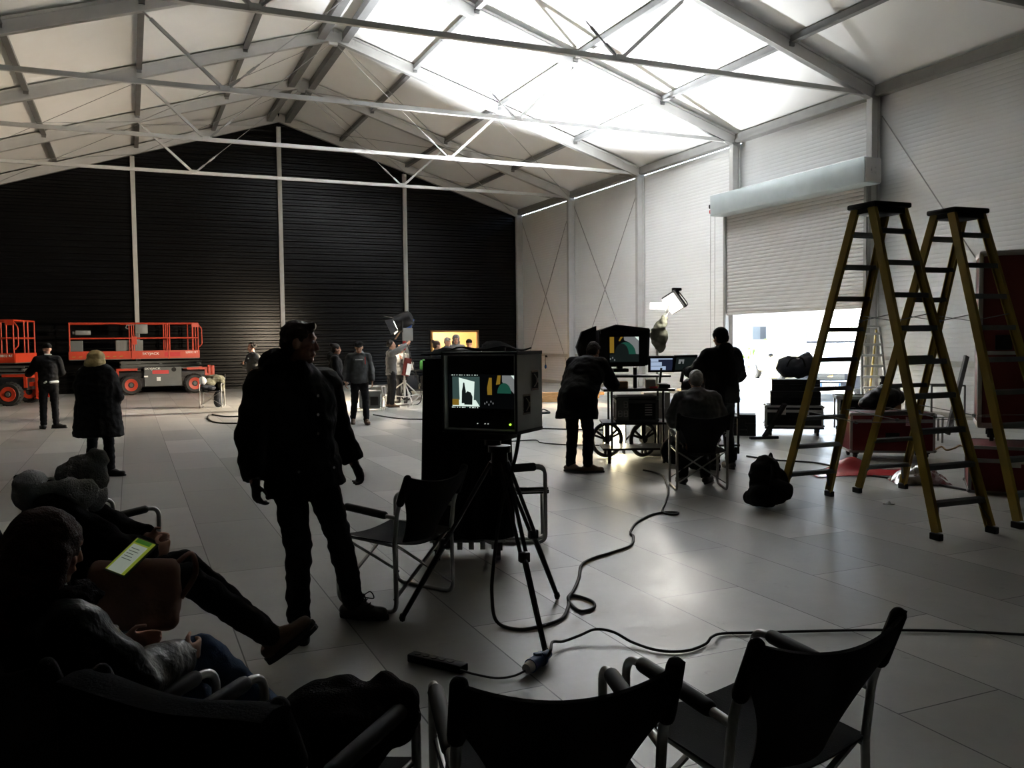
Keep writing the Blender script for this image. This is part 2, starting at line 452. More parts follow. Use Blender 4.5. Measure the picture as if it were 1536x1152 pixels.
# right wall with the door opening (y 15.28 .. 20.30, up to 5.2)
DY0, DY1, DZ = 15.30, 20.10, 5.2
WT = EZ-.262                       # sheets stop just under the eave beam: a slit of daylight
mb = MB()
WN = EZ-.04
mb.box((W+.03, (YF+DY0)/2, WN/2), (.06, DY0-YF, WN))
mb.box((W+.03, (DY1+YB)/2, WT/2), (.06, YB-DY1, WT))
mb.box((W+.03, (DY0+DY1)/2, (DZ+WN)/2), (.06, DY1-DY0, WN-DZ))
tag(mb.build('wall_right', M['clad']), 'white ribbed cladding wall around the roller door', 'wall', kind='structure')
tag(MB().box((LX-.03, (YF+YB)/2, EZ/2), (.06, YB-YF, EZ)).build('wall_left', M['blackclad']), 'black cladding wall beyond the left of the hall', 'wall', kind='structure')
def gable(y, name, hole=None, sgn=1):
    # level trapezoid ribs clipped to the roof line; hole = (x0, x1, top)
    zs = []; z = 0.0; p = .235; d = .032
    while z < RZ-.05:
        zs += [(z, 0), (z+.10, 0), (z+.135, d), (z+.20, d)]; z += p
    zs.append((RZ-.02, 0))
    mb = MB()
    def xr(z):
        h = (W-RX) if z <= EZ else max(.02, (RZ-z)/SL)
        return RX-h, RX+h
    def strip(a, b, z0, o0, z1, o1, c=None, e=None):
        mb.add([(a, y-sgn*o0, z0), (b, y-sgn*o0, z0), (e if e is not None else b, y-sgn*o1, z1), (c if c is not None else a, y-sgn*o1, z1)], [(0, 1, 2, 3)])
    cuts = []
    for i in range(len(zs)-1):
        (z0, o0), (z1, o1) = zs[i], zs[i+1]
        parts = [(z0, o0, z1, o1)]
        for zz in ([EZ] + ([hole[2]] if hole else [])):
            if z0 < zz < z1:
                oo = o0+(o1-o0)*(zz-z0)/(z1-z0); parts = [(z0, o0, zz, oo), (zz, oo, z1, o1)]
        for (za, oa, zb, ob) in parts:
            a, b = xr(za); c, e = xr(zb)
            if hole and zb <= hole[2]+1e-6:
                strip(a, hole[0], za, oa, zb, ob, c, hole[0]); strip(hole[1], b, za, oa, zb, ob, hole[1], e)
            else: strip(a, b, za, oa, zb, ob, c, e)
    return mb.build(name, M['blackclad'], fixn=False)
DO = (11.75, 13.78, 2.15)
tag(gable(YB, 'wall_back', DO), 'black gable wall of level profiled metal sheets', 'wall', kind='structure')
tag(MB().prism([(LX-.1, YF, 0), (W+.1, YF, 0), (W+.1, YF, EZ), (RX, YF, RZ), (LX-.1, YF, EZ)], (0, -.08, 0)).build('wall_front', M['blackclad']), 'dark end wall behind the viewer', 'wall', kind='structure')

# lit room behind the back doorway
mb = MB()
mb.box((12.76, 38.4, 1.4), (4.4, .06, 2.8)); mb.box((10.6, 36.9, 1.4), (.06, 3.0, 2.8)); mb.box((14.95, 36.9, 1.4), (.06, 3.0, 2.8))
mb.box((12.76, 36.9, 2.8), (4.4, 3.0, .06)); mb.box((12.76, 36.9, -.04), (4.4, 3.0, .06))
M['cream'] = mat('cream_wall', (.75, .62, .42), .8, 0, .06, 2)
tag(mb.build('wall_anteroom', M['cream']), 'cream lit side room seen through the back doorway', 'wall', kind='structure')
mb = MB()
mb.box((DO[0]-.03, YB-.03, DO[2]/2), (.08, .14, DO[2])); mb.box((DO[1]+.03, YB-.03, DO[2]/2), (.08, .14, DO[2])); mb.box(((DO[0]+DO[1])/2, YB-.03, DO[2]+.03), (DO[1]-DO[0]+.14, .14, .08))
tag(mb.build('door_1', M['wood']), 'timber frame around the lit back doorway', 'door', kind='structure')
bd = MB().box((12.1, 38.33, 1.45), (.9, .03, .7)).build('notice_board', M['white']); tag(bd, 'white board on the lit wall inside the back doorway', 'board')

# frames: columns, rafters, tie beams, struts, cables
ORD = ['first', 'second', 'third', 'fourth', 'fifth', 'sixth', 'seventh']
frames = [YA-10, YA-5, YA, YA+5, YA+10, YA+15, YB-.16]
FN = ['frame behind the ladders', 'frame over the ladders', 'frame at the near end of the roller door', 'frame at the far end of the roller door',
      'third frame from the black gable', 'second frame from the black gable', 'frame against the black gable']
for i, y in enumerate(frames):
    g = FN[i]
    for sgn, side in ((1, 'right'), (-1, 'left')):
        xw = RX+sgn*(W-RX)
        cx = xw-sgn*.16
        if sgn > 0:
            m_ = MB()
            m_.box((cx, y, EZ/2-.1), (.28, .13, EZ-.2)); m_.box((cx-sgn*.10, y, EZ/2-.1), (.07, .16, EZ-.2)); m_.box((cx+sgn*.09, y, EZ/2-.1), (.07, .16, EZ-.2))
            m_.box((cx, y, .01), (.36, .3, .02))
            tag(m_.build('column', M['alu']), f'grey metal column against the {"white" if sgn > 0 else "dark"} wall, {g}', 'column', kind='structure')
        # rafter with upper and lower flange
        m_ = MB()
        a, b = V((xw-sgn*.05, y, EZ-.21)), V((RX, y, RZ-.21))
        d = (b-a).normalized(); up = V((0, 1, 0)).cross(d)*(-sgn)
        if up.z < 0: up = -up
        m_.beam(a, b, .12, .32, up)
        for o in (-.13, .13): m_.beam(a+up*o, b+up*o, .16, .06, up)
        tag(m_.build('rafter', M['alu']), f'sloping {side} rafter of the {g}', 'rafter', kind='structure')
    # ridge gusset
    if i < 6:
        m_ = MB(); m_.box((RX, y, RZ-.30), (.5, .17, .26)); m_.box((RX, y, RZ-.45), (.26, .14, .12), bev=.01)
        tag(m_.build('ridge_plate', M['alu']), f'ridge gusset plate of the {g}', 'plate', kind='structure')
        TZ = EZ-.19
        m_ = MB(); m_.beam((LX+.3, y, TZ), (W-.3, y, TZ), .09, .10)
        for x in (LX+3.2, RX-.4, RX+.4, W-3.6):
            m_.beam((x-.35, y, TZ), (x+.35, y, TZ), .105, .085)
        tie = m_.build('tie_beam', M['alu']); tag(tie, f'horizontal tie beam of the {g}', 'beam', kind='structure')
        for sgn, side in ((1, 'right'), (-1, 'left')):
            n0 = V((RX+sgn*3.5, y, TZ)); n1 = V((RX+sgn*5.15, y, roofz(RX+sgn*5.15)-.32))
            m_ = MB(); d = (n1-n0)
            m_.beam(n0, n0+d*.88, .07, .07); m_.cyl(n0+d*.86, n1, .022, n=8); m_.box(n0+V((0, 0, .03)), (.22, .11, .12), bev=.02)
            tag(m_.build('strut', M['alu']), f'{side} diagonal strut of the {g}', 'strut', kind='structure')
            t0 = n0+V((-sgn*.1, 0, .06)); t1 = V((RX+sgn*.12, y, RZ-.5))
            m_ = MB(); d = t1-t0
            m_.beam(t0, t0+d*.07, .06, .05); m_.cyl(t0+d*.07, t0+d*.12, .018, n=6); m_.cyl(t0+d*.12, t0+d*.17, .032, n=8); m_.cyl(t0+d*.17, t0+d*.2, .018, n=6); m_.cyl(t0+d*.2, t1, .009, n=6)
            tag(m_.build('tension_cable', M['steelwire']), f'{side} steel tension cable with turnbuckle of the {g}', 'cable', kind='structure')

# purlins between frames, eave beams, ridge beam
ys = [YF] + frames[:-1] + [YB-.05]
BN = ['bay behind the viewer', 'nearest bay', 'bay over the ladders', 'bay over the near ladder', 'bay above the roller door', 'bay beyond the roller door', 'middle bay', 'bay before the black gable']
bays = [(ys[k], ys[k+1]) for k in range(len(ys)-1)]
for k, (y0, y1) in enumerate(bays):
    nm = BN[k]
    for sgn, side in ((1, 'right'), (-1, 'left')):
        for o, pos in ((2.42, 'upper'), (5.12, 'middle'), (7.75, 'lower')):
            x = RX+sgn*o; z = roofz(x)-.10
            m_ = MB(); m_.beam((x, y0, z), (x, y1, z), .10, .13); m_.beam((x, y0, z-.07), (x, y1, z-.07), .14, .02)
            m_.box((x, y1-.05, z-.10), (.12, .09, .10))
            tag(m_.build('purlin', M['purlin']), f'{pos} purlin on the {side} roof slope, {nm}', 'purlin', kind='structure')
        x = RX+sgn*.34
        m_ = MB(); m_.beam((x, y0, roofz(x)-.15), (x, y1, roofz(x)-.15), .16, .24); m_.beam((x, y0, roofz(x)-.28), (x, y1, roofz(x)-.28), .22, .03)
        tag(m_.build('ridge_beam', M['purlin']), f'{side} ridge beam in the {nm}', 'beam', kind='structure')
        xw = RX+sgn*(W-RX)
        if sgn > 0:
            m_ = MB(); m_.beam((xw-sgn*.12, y0+.1, EZ-.13), (xw-sgn*.12, y1-.1, EZ-.13), .22, .24); m_.beam((xw-sgn*.24, y0+.1, EZ-.2), (xw-sgn*.24, y1-.1, EZ-.2), .03, .08)
            tag(m_.build('eave_beam', M['alu_dark']), f'eave beam on the {side} wall, {nm}', 'beam', kind='structure')
# roof cross-bracing cables
def cable(p, q, label, r=.009, sag=0.0):
    p, q = V(p), V(q)
    pts = [p.lerp(q, t/8)-V((0, 0, sag*4*(t/8)*(1-t/8))) for t in range(9)]
    o = MB().tube(pts, r, 6).build('bracing_cable', M['steelwire']); tag(o, label, 'cable', kind='structure')
for (y0, y1, nm) in ((YA+10, YA+15, 'middle bay'), (YA+15, YB, 'bay before the black gable')):
    for sgn, side in ((1, 'right'), (-1, 'left')):
        e0, e1 = RX+sgn*.5, RX+sgn*(5.1)
        e2 = RX+sgn*10.1
        for a, b, n_ in ((e0, e1, 'upper'), (e1, e2, 'lower')):
            cable((a, y0+.2, roofz(a)-.40), (b, y1-.2, roofz(b)-.40), f'{n_} roof bracing cable falling away on the {side} slope, {nm}')
            cable((b, y0+.2, roofz(b)-.40), (a, y1-.2, roofz(a)-.40), f'{n_} roof bracing cable rising away on the {side} slope, {nm}')
xc = W-.06
cable((xc, YA+10.2, 6.9), (xc, YA+14.9, .25), 'wall bracing cable falling towards the gable, second bay from the gable', .012)
cable((xc, YA+10.2, .25), (xc, YA+14.9, 6.9), 'wall bracing cable rising towards the gable, second bay from the gable', .012)
cable((xc, YA+15.2, 6.9), (xc, YB-.3, .25), 'wall bracing cable falling towards the gable, bay beside the gable', .012)
cable((xc, YA+15.2, .25), (xc, YB-.3, 6.9), 'wall bracing cable rising towards the gable, bay beside the gable', .012)
cable((xc-.05, YA-.2, 6.75), (xc-.05, YA-4.8, .3), 'wall bracing cable running down behind the yellow ladders', .014)

# gable posts
for x, top, lab in ((.285, roofz(.285)-.42, 'pale gable post rising behind the nearer scissor lift platform'), (RX, RZ-.55, 'tallest pale gable post under the ridge'), (10.62, roofz(10.62)-.45, 'pale gable post behind the stand lamp')):
    m_ = MB(); m_.box((x, YB-.09, top/2), (.16, .10, top)); m_.box((x-.05, YB-.15, top/2), (.03, .03, top)); m_.box((x+.05, YB-.15, top/2), (.03, .03, top))
    m_.box((x, YB-.12, .01), (.3, .2, .02))
    tag(m_.build('gable_post', M['lightgrey']), lab, 'post', kind='structure')
# wall rail on the white wall
for y0, y1, lab in ((YF, YA-.2, 'grey rail fixed along the white wall behind the ladders'), (YA+10.1, YA+14.9, 'grey rail on the white wall, second bay from the gable'), (YA+15.1, YB-.1, 'grey rail on the white wall beside the black gable'), (YA+5.2, YA+9.9, 'grey rail on the white wall beyond the roller door')):
    tag(MB().box((W-.05, (y0+y1)/2, 1.15), (.07, y1-y0, .12), bev=.01).build('trim_1', M['lightgrey']), lab, 'rail', kind='structure')
tag(MB().box((W-.02, (YF+DY0)/2, .06), (.04, DY0-YF, .12)).build('baseboard_right', M['lightgrey']), 'base strip of the white wall behind the ladders', 'baseboard', kind='structure')
tag(MB().box((W-.02, (DY1+YB)/2, .06), (.04, YB-DY1, .12)).build('baseboard_right', M['lightgrey']), 'base strip of the white wall beyond the roller door', 'baseboard', kind='structure')

# roller door in front of the two columns
dr = thing('roller_door', 'grey roller shutter pulled two thirds down over a bright opening', 'roller door', (15.55, 17.7, 0))
zb, zt = 2.40, 5.18
prof = []
n = int((zt-zb)/.094)
for k in range(n):
    z0 = zb+.07+k*.094
    prof += [(z0, 0), (z0+.018, .016), (z0+.047, .022), (z0+.076, .016)]
mb = MB()
y0, y1 = -2.52, 2.56
for i in range(len(prof)-1):
    (za, oa), (zc, oc) = prof[i], prof[i+1]
    mb.add([(-oa, y0, za), (-oa, y1, za), (-oc, y1, zc), (-oc, y0, zc)], [(0, 1, 2, 3)])
mb.box((.02, (y0+y1)/2, (zb+zt)/2+.05), (.02, y1-y0, zt-zb))
mb.build('curtain', M['shutter'], dr, 50, fixn=False)
MB().box((0, (y0+y1)/2, zb+.035), (.05, y1-y0, .07), bev=.008).build('bottom_bar', M['alu'], dr)
for yy in (y0-.04, y1+.04):
    g = MB(); g.box((0, yy, 2.6), (.10, .12, 5.2)); g.box((-.06, yy, 2.6), (.02, .08, 5.2)); g.build('guide_rail', M['alu_dark'], dr)
hb = MB(); hb.box((-.25, -.14, 5.46), (.5, 5.62, .57), bev=.015)
box_ = hb.build('shutter_box', M['hood_box'], dr, 40)
ep = MB(); ep.box((-.25, -2.965, 5.46), (.46, .02, .52), bev=.006)
for dx, dz in ((-.05, .06), (.05, .06), (-.05, -.06), (.05, -.06)): ep.cyl((-.25+dx, -2.99, 5.46+dz), (-.25+dx, -2.97, 5.46+dz), .012, n=8)
ep.box((-.25, -2.985, 5.46), (.14, .02, .05)); ep.build('end_plate', M['alu'], box_)
mo = MB(); mo.cyl((-.25, 2.66, 5.53), (-.25, 2.86, 5.53), .07, n=14); mo.box((-.25, 2.93, 5.5), (.12, .16, .12), bev=.03); mo.box((-.25, 2.78, 5.3), (.14, .2, .1), bev=.02)
mot = mo.build('chain_hoist', M['blackplas'], dr, 40)
MB().ell((-.25, 3.0, 5.36), (.03, .03, .06)).build('red_pull_knob', M['red'], mot, 60)
ch = MB()
for dy in (2.78, 2.98): ch.tube([(-.25, dy, 5.4), (-.25, dy+.01, 1.9), (-.25, dy, .9)], .008, 6)
ch.tube([(-.25, 2.78, .9), (-.25, 2.88, .8), (-.25, 2.98, .9)], .008, 6)
ch.build('hand_chain', M['steelwire'], mot)
# door lining outside the columns
mb = MB(); mb.box((W-.12, DY0-.02, DZ/2), (.36, .04, DZ)); mb.box((W-.12, DY1+.02, DZ/2), (.36, .04, DZ)); mb.box((W-.12, (DY0+DY1)/2, DZ), (.36, DY1-DY0, .04))
tag(mb.build('door_2', M['alu_dark']), 'metal lining of the roller door opening', 'door', kind='structure')

# ================================================================ OUTSIDE THE DOOR
M['asphalt'] = mat('pale_yard_concrete', (.55, .54, .5), .9, 0, .15, 1)
tag(MB().box((W+30.1, 18, -.06), (60, 90, .1)).build('ground', M['asphalt']), 'sunlit pale yard outside the roller door', 'ground', kind='structure')
M['render_w'] = mat('white_render', (.8, .78, .72), .8, 0, .06, 1)
hs = thing('house', 'white rendered house beyond the yard with dark window', 'house', (38, 52, 0), math.radians(-40))
MB().box((0, 0, 3), (16, 7, 6)).build('wall', M['render_w'], hs)
rf = MB(); rf.prism([(-8.4, -4, 6), (-8.4, 4, 6), (-8.4, 0, 8.4)], (16.8, 0, 0)); rf.build('roof', M['tan'], hs)
for x in (-5.2, -.6, 3.8):
    w_ = MB(); w_.box((x, -3.52, 2.1), (.9, .08, .9)); w_.box((x, -3.56, 2.1), (.06, .06, .9))
    wf_ = w_.build('window', M['darkgrey'], hs)
    MB().box((x+.22, -3.57, 2.1), (.36, .02, .8)).build('pane', M['clear'], wf_)
M['leaf'] = mat('hedge_leaves', (.13, .22, .03), .7, 0, .6, 9, .8, 20)
def hedge(loc, sx, sy, sz, seed, label):
    rr = random.Random(seed); mb = MB()
    for k in range(420):
        p = V((rr.uniform(-1, 1), rr.uniform(-1, 1), rr.uniform(0, 1)))
        c = V((p.x*sx, p.y*sy, p.z*sz*(1-.25*abs(p.x))+.1)); s_ = rr.uniform(.08, .2)
        a = V((rr.uniform(-1, 1), rr.uniform(-1, 1), rr.uniform(-1, 1))).normalized(); b = a.orthogonal().normalized()
        mb.add([c-a*s_, c+b*s_*.5, c+a*s_, c-b*s_*.5], [(0, 1, 2, 3)])
    mb.box((0, 0, sz*.4), (sx*1.6, sy*1.4, sz*.7), bev=.2)
    o = mb.build('hedge', M['leaf'], fixn=False); o.location = loc
    return tag(o, label, 'hedge', kind='stuff')
hedge(atd(1166, 520, 44)*1 - V((0, 0, atd(1166, 520, 44).z)), 1.9, .6, 1.7, 1, 'sunlit green hedge beyond the yard')
for px, D, h, lab in ((1128, 34, 2.2, 'thin fence post left of the green hedge'), (1168, 34, 2.3, 'thin fence post in front of the green hedge'), (1209, 34, 2.3, 'thin fence post right of the green hedge')):
    p = atd(px, 520, D); o = MB().cyl((p.x, p.y, 0), (p.x, p.y, h), .035, n=8).build('fence_post', M['darkgrey']); tag(o, lab, 'post')
# teal trestle with a box
p = gp(1119, 590)
p = CP+(p-CP)*1.0
tr = thing('trestle', 'teal metal trestle in the sunlit yard with blue box above', 'trestle', (17.9, 23.3, 0), .3)
M['teal'] = mat('teal_paint', (.03, .35, .30), .5, 0, .1, 6)
t_ = MB(); t_.beam((-.5, 0, 1.0), (.5, 0, 1.0), .06, .06)
for sx in (-1, 1):
    t_.beam((sx*.4, 0, 1.0), (sx*.45, -.3, 0), .05, .05); t_.beam((sx*.4, 0, 1.0), (sx*.45, .3, 0), .05, .05)
t_.build('frame', M['teal'], tr)
o = MB().box((0, 0, .14), (.5, .3, .26), bev=.02).build('crate', M['blue']); o.location = (17.9, 23.3, 1.032); o.rotation_euler = (0, 0, .3); tag(o, 'blue crate standing on the teal trestle', 'crate')

def car(name, label, cat, loc, rz, paint, glass, front=True):
    c = thing(name, label, cat, loc, rz)
    # body: side outline swept across, local +Y is the front
    side = [(-2.0, .35), (-2.05, .8), (-1.95, 1.0), (.75, 1.05), (1.75, .92), (2.05, .75), (2.1, .35)]
    b = MB(); b.prism([(-.86, y, z) for y, z in side], (1.72, 0, 0)); body = b.build('body', paint, c)
    md = body.modifiers.new('b', 'BEVEL'); md.width = .09; md.segments = 3
    cab = [(-1.8, 1.0), (-1.5, 1.55), (-.2, 1.62), (.35, 1.5), (1.05, 1.0)]
    g = MB(); g.prism([(-.74, y, z) for y, z in cab], (1.48, 0, 0)); gl = g.build('cabin_glass', glass, c)
    md = gl.modifiers.new('b', 'BEVEL'); md.width = .05; md.segments = 2
    r_ = MB(); r_.box((0, -.75, 1.62), (1.36, 1.3, .05), bev=.02)
    for sx in (-1, 1):
        r_.beam((sx*.72, 1.0, 1.02), (sx*.66, .35, 1.55), .06, .05); r_.beam((sx*.70, -1.75, 1.05), (sx*.66, -1.45, 1.58), .06, .05)
    r_.build('roof', paint, c)
    for sx in (-1, 1):
        for y in (-1.3, 1.35):
            w_ = MB(); w_.lathe([(.05, -.11), (.27, -.11), (.33, -.07), (.33, .07), (.27, .11), (.05, .11)], (sx*.78, y, .33), (1, 0, 0), 20)
            wh = w_.build('wheel', M['rubber'], c, 40)
            MB().lathe([(.03, -.02), (.2, -.02), (.2, .02), (.03, .02)], (sx*.89, y, .33), (1, 0, 0), 16).build('rim', M['alu'], wh)
        MB().ell((sx*.98, .75, 1.05), (.11, .06, .08)).build('wing_mirror', M['blackplas'], c, 60)
        l_ = MB(); l_.box((sx*.66, 2.0, .78), (.34, .2, .15), bev=.05); l_.build('headlight', M['chrome'], c)
    return c
suv = car('car', 'dark car nosing up to the roller door with chrome bumper strip', 'car', (18.85, 19.70, -.01), face(-.69, -.72), M['navy'], mat('painted_reflection_glass', (.5, .55, .58), .06, .3, .02))  # pale glass colour stands in for the white reflection on the windscreen
gr = MB()
for k in range(6): gr.box((0, 2.09, .60+k*.034), (.72, .04, .012))
gr.build('grille', M['grey'], suv)
MB().tube([(-.62, 2.09, .585), (-.4, 2.14, .57), (0, 2.15, .565), (.4, 2.14, .57), (.62, 2.09, .585)], .02, 8).build('bumper_strip', M['chrome'], suv, 60)
em = MB(); em.ell((0, 2.12, .69), (.07, .02, .025)); em.cyl((-.03, 2.12, .69), (-.06, 2.13, .74), .012, n=6); em.build('badge', mat('gold_badge', (.7, .5, .2), .3, .8), suv, 60)
pl = MB().box((0, 2.13, .45), (.52, .02, .12), bev=.004).build('number_plate', M['paper'], suv)
MB().box((.235, 2.142, .45), (.045, .006, .115)).build('blue_band', M['blue'], pl)
MB().box((-.235, 2.142, .45), (.045, .006, .115)).build('blue_band', M['blue'], pl)
text('plate_text', 'K 584 RX', .10, M['blackplas'], pl, (0, 2.143, .45), (PI/2, 0, PI), .002, sx=.8)
yc = car('car', 'pale yellow car parked in the sunlit yard', 'car', (25.5, 29.2, -.01), face(-.3, -.9), mat('pale_yellow_paint', (.75, .62, .22), .4, 0, .05), bpy.data.materials['painted_reflection_glass'])
# ================================================================ FOLDING DIRECTOR'S CHAIRS
def make_chair(label, loc, rz, back=True):
    c = thing('directors_chair', label, 'chair', loc, rz, 'folding canvas chairs')
    r = .015
    for s in (-1, 1):
        x = s*.285
        pts = [(x, -.345, .835), (x, -.27, .66), (x, -.245, .45), (x, -.255, .014), (x, .27, .014), (x, .27, .66), (x, -.265, .625)]
        p = fillet(pts[:2]+[pts[2]], .05, 4)+[V(pts[2])]
        low = fillet([pts[2], pts[3], pts[4], pts[5], pts[6]], .075, 6)
        MB().tube(p[:-1]+low, r, 10).build('side_frame', M['tube'], c, 50)
        MB().cap((x, .17, .655), (x, -.16, .634), .026, .026, n=12).build('arm_pad', M['rubber'], c, 60)
        MB().tube([(x*.96, -.25, .44), (x*.96, .29, .46)], .011, 8).build('seat_rail', M['tube'], c, 50)
    for y in (-.235, .25):
        for s in (-1, 1):
            MB().beam((s*.27, y+s*.012, .445), (-s*.27, y+s*.012, .09), .022, .012, (0, 0, 1)).build('cross_leg', M['tube'], c)
    # canvas seat, dipping in the middle
    MB().grid(lambda u, v: ((u-.5)*.57, -.25+v*.55, .462-.05*math.sin(PI*u)*(1-.3*v)), 12, 8, .006).build('seat', M['blackfab'], c, 60)
    if back:
        def bk(u, v):
            s = u*2-1
            hw = .305 if v < .22 else .305-.15*math.sin(min(1, (v-.22)/.78)*PI/2)
            z = .90-.46*v-.055*(1-s*s)*(1-v)
            y = -.375+.15*v-.055*(1-s*s)+.03*v*v
            return (s*hw, y, z)
        MB().grid(bk, 18, 12, .012).build('backrest', M['blackfab'], c, 60)
        for s in (-1, 1): MB().cap((s*.285, -.365, .885), (s*.285, -.30, .725), .025, .026, n=10).build('post_sleeve', M['blackfab'], c, 60)
    return c
def chair_from(label, bl, br, **k):   # feet of the two back legs on the floor (left, right as seen from behind)
    bl, br = V(bl), V(br); d = (br-bl).normalized(); f = V((-d.y, d.x, 0)); mid = (bl+br)/2
    return (mid+f*.255, face(f.x, f.y))
ch0 = make_chair('empty black canvas chair at the bottom edge, its back square to the viewer', (0, 0, 0), 0)
# (a) nearest chair, (b) right-hand chair, (c) behind the standing man, ...
def put(i, label, loc, f, first=[True]):
    z = V((loc[0], loc[1], 0))
    if first[0]:
        first[0] = False; ch0.location = z; ch0.rotation_euler = (0, 0, face(*f)); ch0['label'] = label; return ch0
    return dup(ch0, z, face(*f), label)
put(0, 'empty black canvas chair at the bottom edge, its back square to the viewer', (1.08, 2.30), (.21, .98))
put(1, 'empty black canvas chair at the lower right, its seat seen from the side', (1.83, 2.29), (-.06, 1.0))
put(2, 'empty black canvas chair directly behind the standing man', (1.62, 5.68), (-.52, .855))
put(3, 'folded canvas chair propped half hidden behind the black draped cart', (2.997, 6.83), (.916, -.401)).scale = (.25, 1, 1)
put(4, 'canvas chair holding the seated man at the equipment carts', (6.05, 8.42), (.42, .91))
put(5, 'canvas chair heaped with jackets in front of the scissor lift', (2.05, 25.3), (-.25, -.97))
put(6, 'canvas chair under the person in the wool beanie', (-.26, 4.50), (1.0, .02))
put(7, 'canvas chair under the person in the leather jacket', (-.16, 3.05), (.72, .69))
put(8, 'canvas chair at the lower left covered by a black coat', (.37, 2.52), (.73, .68))
put(9, 'empty canvas chair beyond the person in the wool beanie', (-.23, 6.36), (.86, .5))

# ================================================================ YELLOW STEP LADDERS
def make_ladder(label, loc, rz):
    c = thing('step_ladder', label, 'ladder', loc, rz, 'yellow double step ladders')
    Ht, sp, wb, wt = 2.98, 1.02, .66, .40
    def P(sy, sx, t, off=0):   # t = 0 floor .. 1 top
        return V((sx*(wb+(wt-wb)*t)/2, sy*(sp+(.10-sp)*t), Ht*t))
    for sy in (-1, 1):
        for sx in (-1, 1):
            a, b = P(sy, sx, 0.02), P(sy, sx, .995)
            m_ = MB(); ax = V((sx, 0, 0))
            m_.beam(a, b, .085, .012, (1, 0, 0))
            dv = (b-a).normalized(); wv = dv.cross(V((1, 0, 0))).normalized()
            for o in (-.038, .038): m_.beam(a+wv*o-ax*.014, b+wv*o-ax*.014, .010, .032, (1, 0, 0))
            rail = m_.build('rail', M['yellow'], c)
            MB().box(P(sy, sx, .012)+V((0, 0, -.005)), (.05, .11, .06), bev=.008).build('foot', M['rubber'], rail)
        for k in range(9):
            t = (.30+k*.305)/Ht; hw = (wb+(wt-wb)*t)/2-.008; p = P(sy, 0, t)
            m_ = MB(); m_.box(p, (hw*2, .085, .022)); m_.box(p+V((0, sy*.036, -.015)), (hw*2, .012, .035)); m_.box(p+V((0, -sy*.036, -.012)), (hw*2, .008, .03))
            for j in range(4): m_.box(p+V((0, -.03+j*.02, .013)), (hw*2, .006, .004))
            tr_ = m_.build('tread', M['tread'], c)
            if k == 0:
                bz = MB()
                for sx in (-1, 1):
                    q = P(sy, sx, .02); bz.beam(p+V((sx*hw*.72, 0, -.01)), q+V((-sx*.01, 0, .06)), .022, .006)
                bz.build('knee_brace', M['tread'], tr_)
    for sx in (-1, 1):
        for t in (.33, .655):
            a, b = P(-1, sx, t), P(1, sx, t); md = (a+b)/2-V((0, 0, .06)); i_ = V((-sx*.03, 0, 0))
            m_ = MB(); m_.beam(a+i_, md+i_, .026, .005, (0, 0, 1)); m_.beam(md+i_, b+i_, .026, .005, (0, 0, 1)); m_.cyl(md+i_-V((.012, 0, 0)), md+i_+V((.012, 0, 0)), .016, n=8)
            m_.build('spreader_bar', M['tread'], c)
    m_ = MB(); m_.box((0, 0, Ht+.005), (.46, .36, .05), bev=.015); m_.box((0, 0, Ht-.04), (.40, .30, .06), bev=.01)
    for sx in (-1, 1): m_.box((sx*.15, 0, Ht+.032), (.05, .25, .006))
    m_.build('top_cap', M['blackplas'], c, 40)
    return c
la = make_ladder('yellow double step ladder nearest the roller door, dark rucksack at its foot', (6.62, 6.3, 0), face(.03, 1.0))
lb = dup(la, (7.68, 6.3, 0), face(.06, 1.0), 'yellow double step ladder standing before the tall red case')
# small aluminium step ladder by the door
c = thing('aluminium_stepladder', 'pale aluminium stepladder open by the door column', 'ladder', (14.85, 14.2, 0), face(.4, .92))
for sx in (-1, 1):
    MB().beam((sx*.29, -.05, .02), (sx*.20, .28, 1.95), .045, .07, (0, 1, 0)).build('rail', M['lightgrey'], c)
    MB().beam((sx*.24, .95, .02), (sx*.16, .36, 1.9), .03, .05, (0, 1, 0)).build('back_leg', M['yellow'], c)
for k in range(8):
    t = (k+.7)/8.3; MB().box((0, -.05+.33*t, 1.95*t), (2*(.29-.09*t), .12, .05)).build('tread', M['white'], c)
MB().box((0, .33, 1.97), (.38, .2, .05), bev=.01).build('top_cap', M['lightgrey'], c)

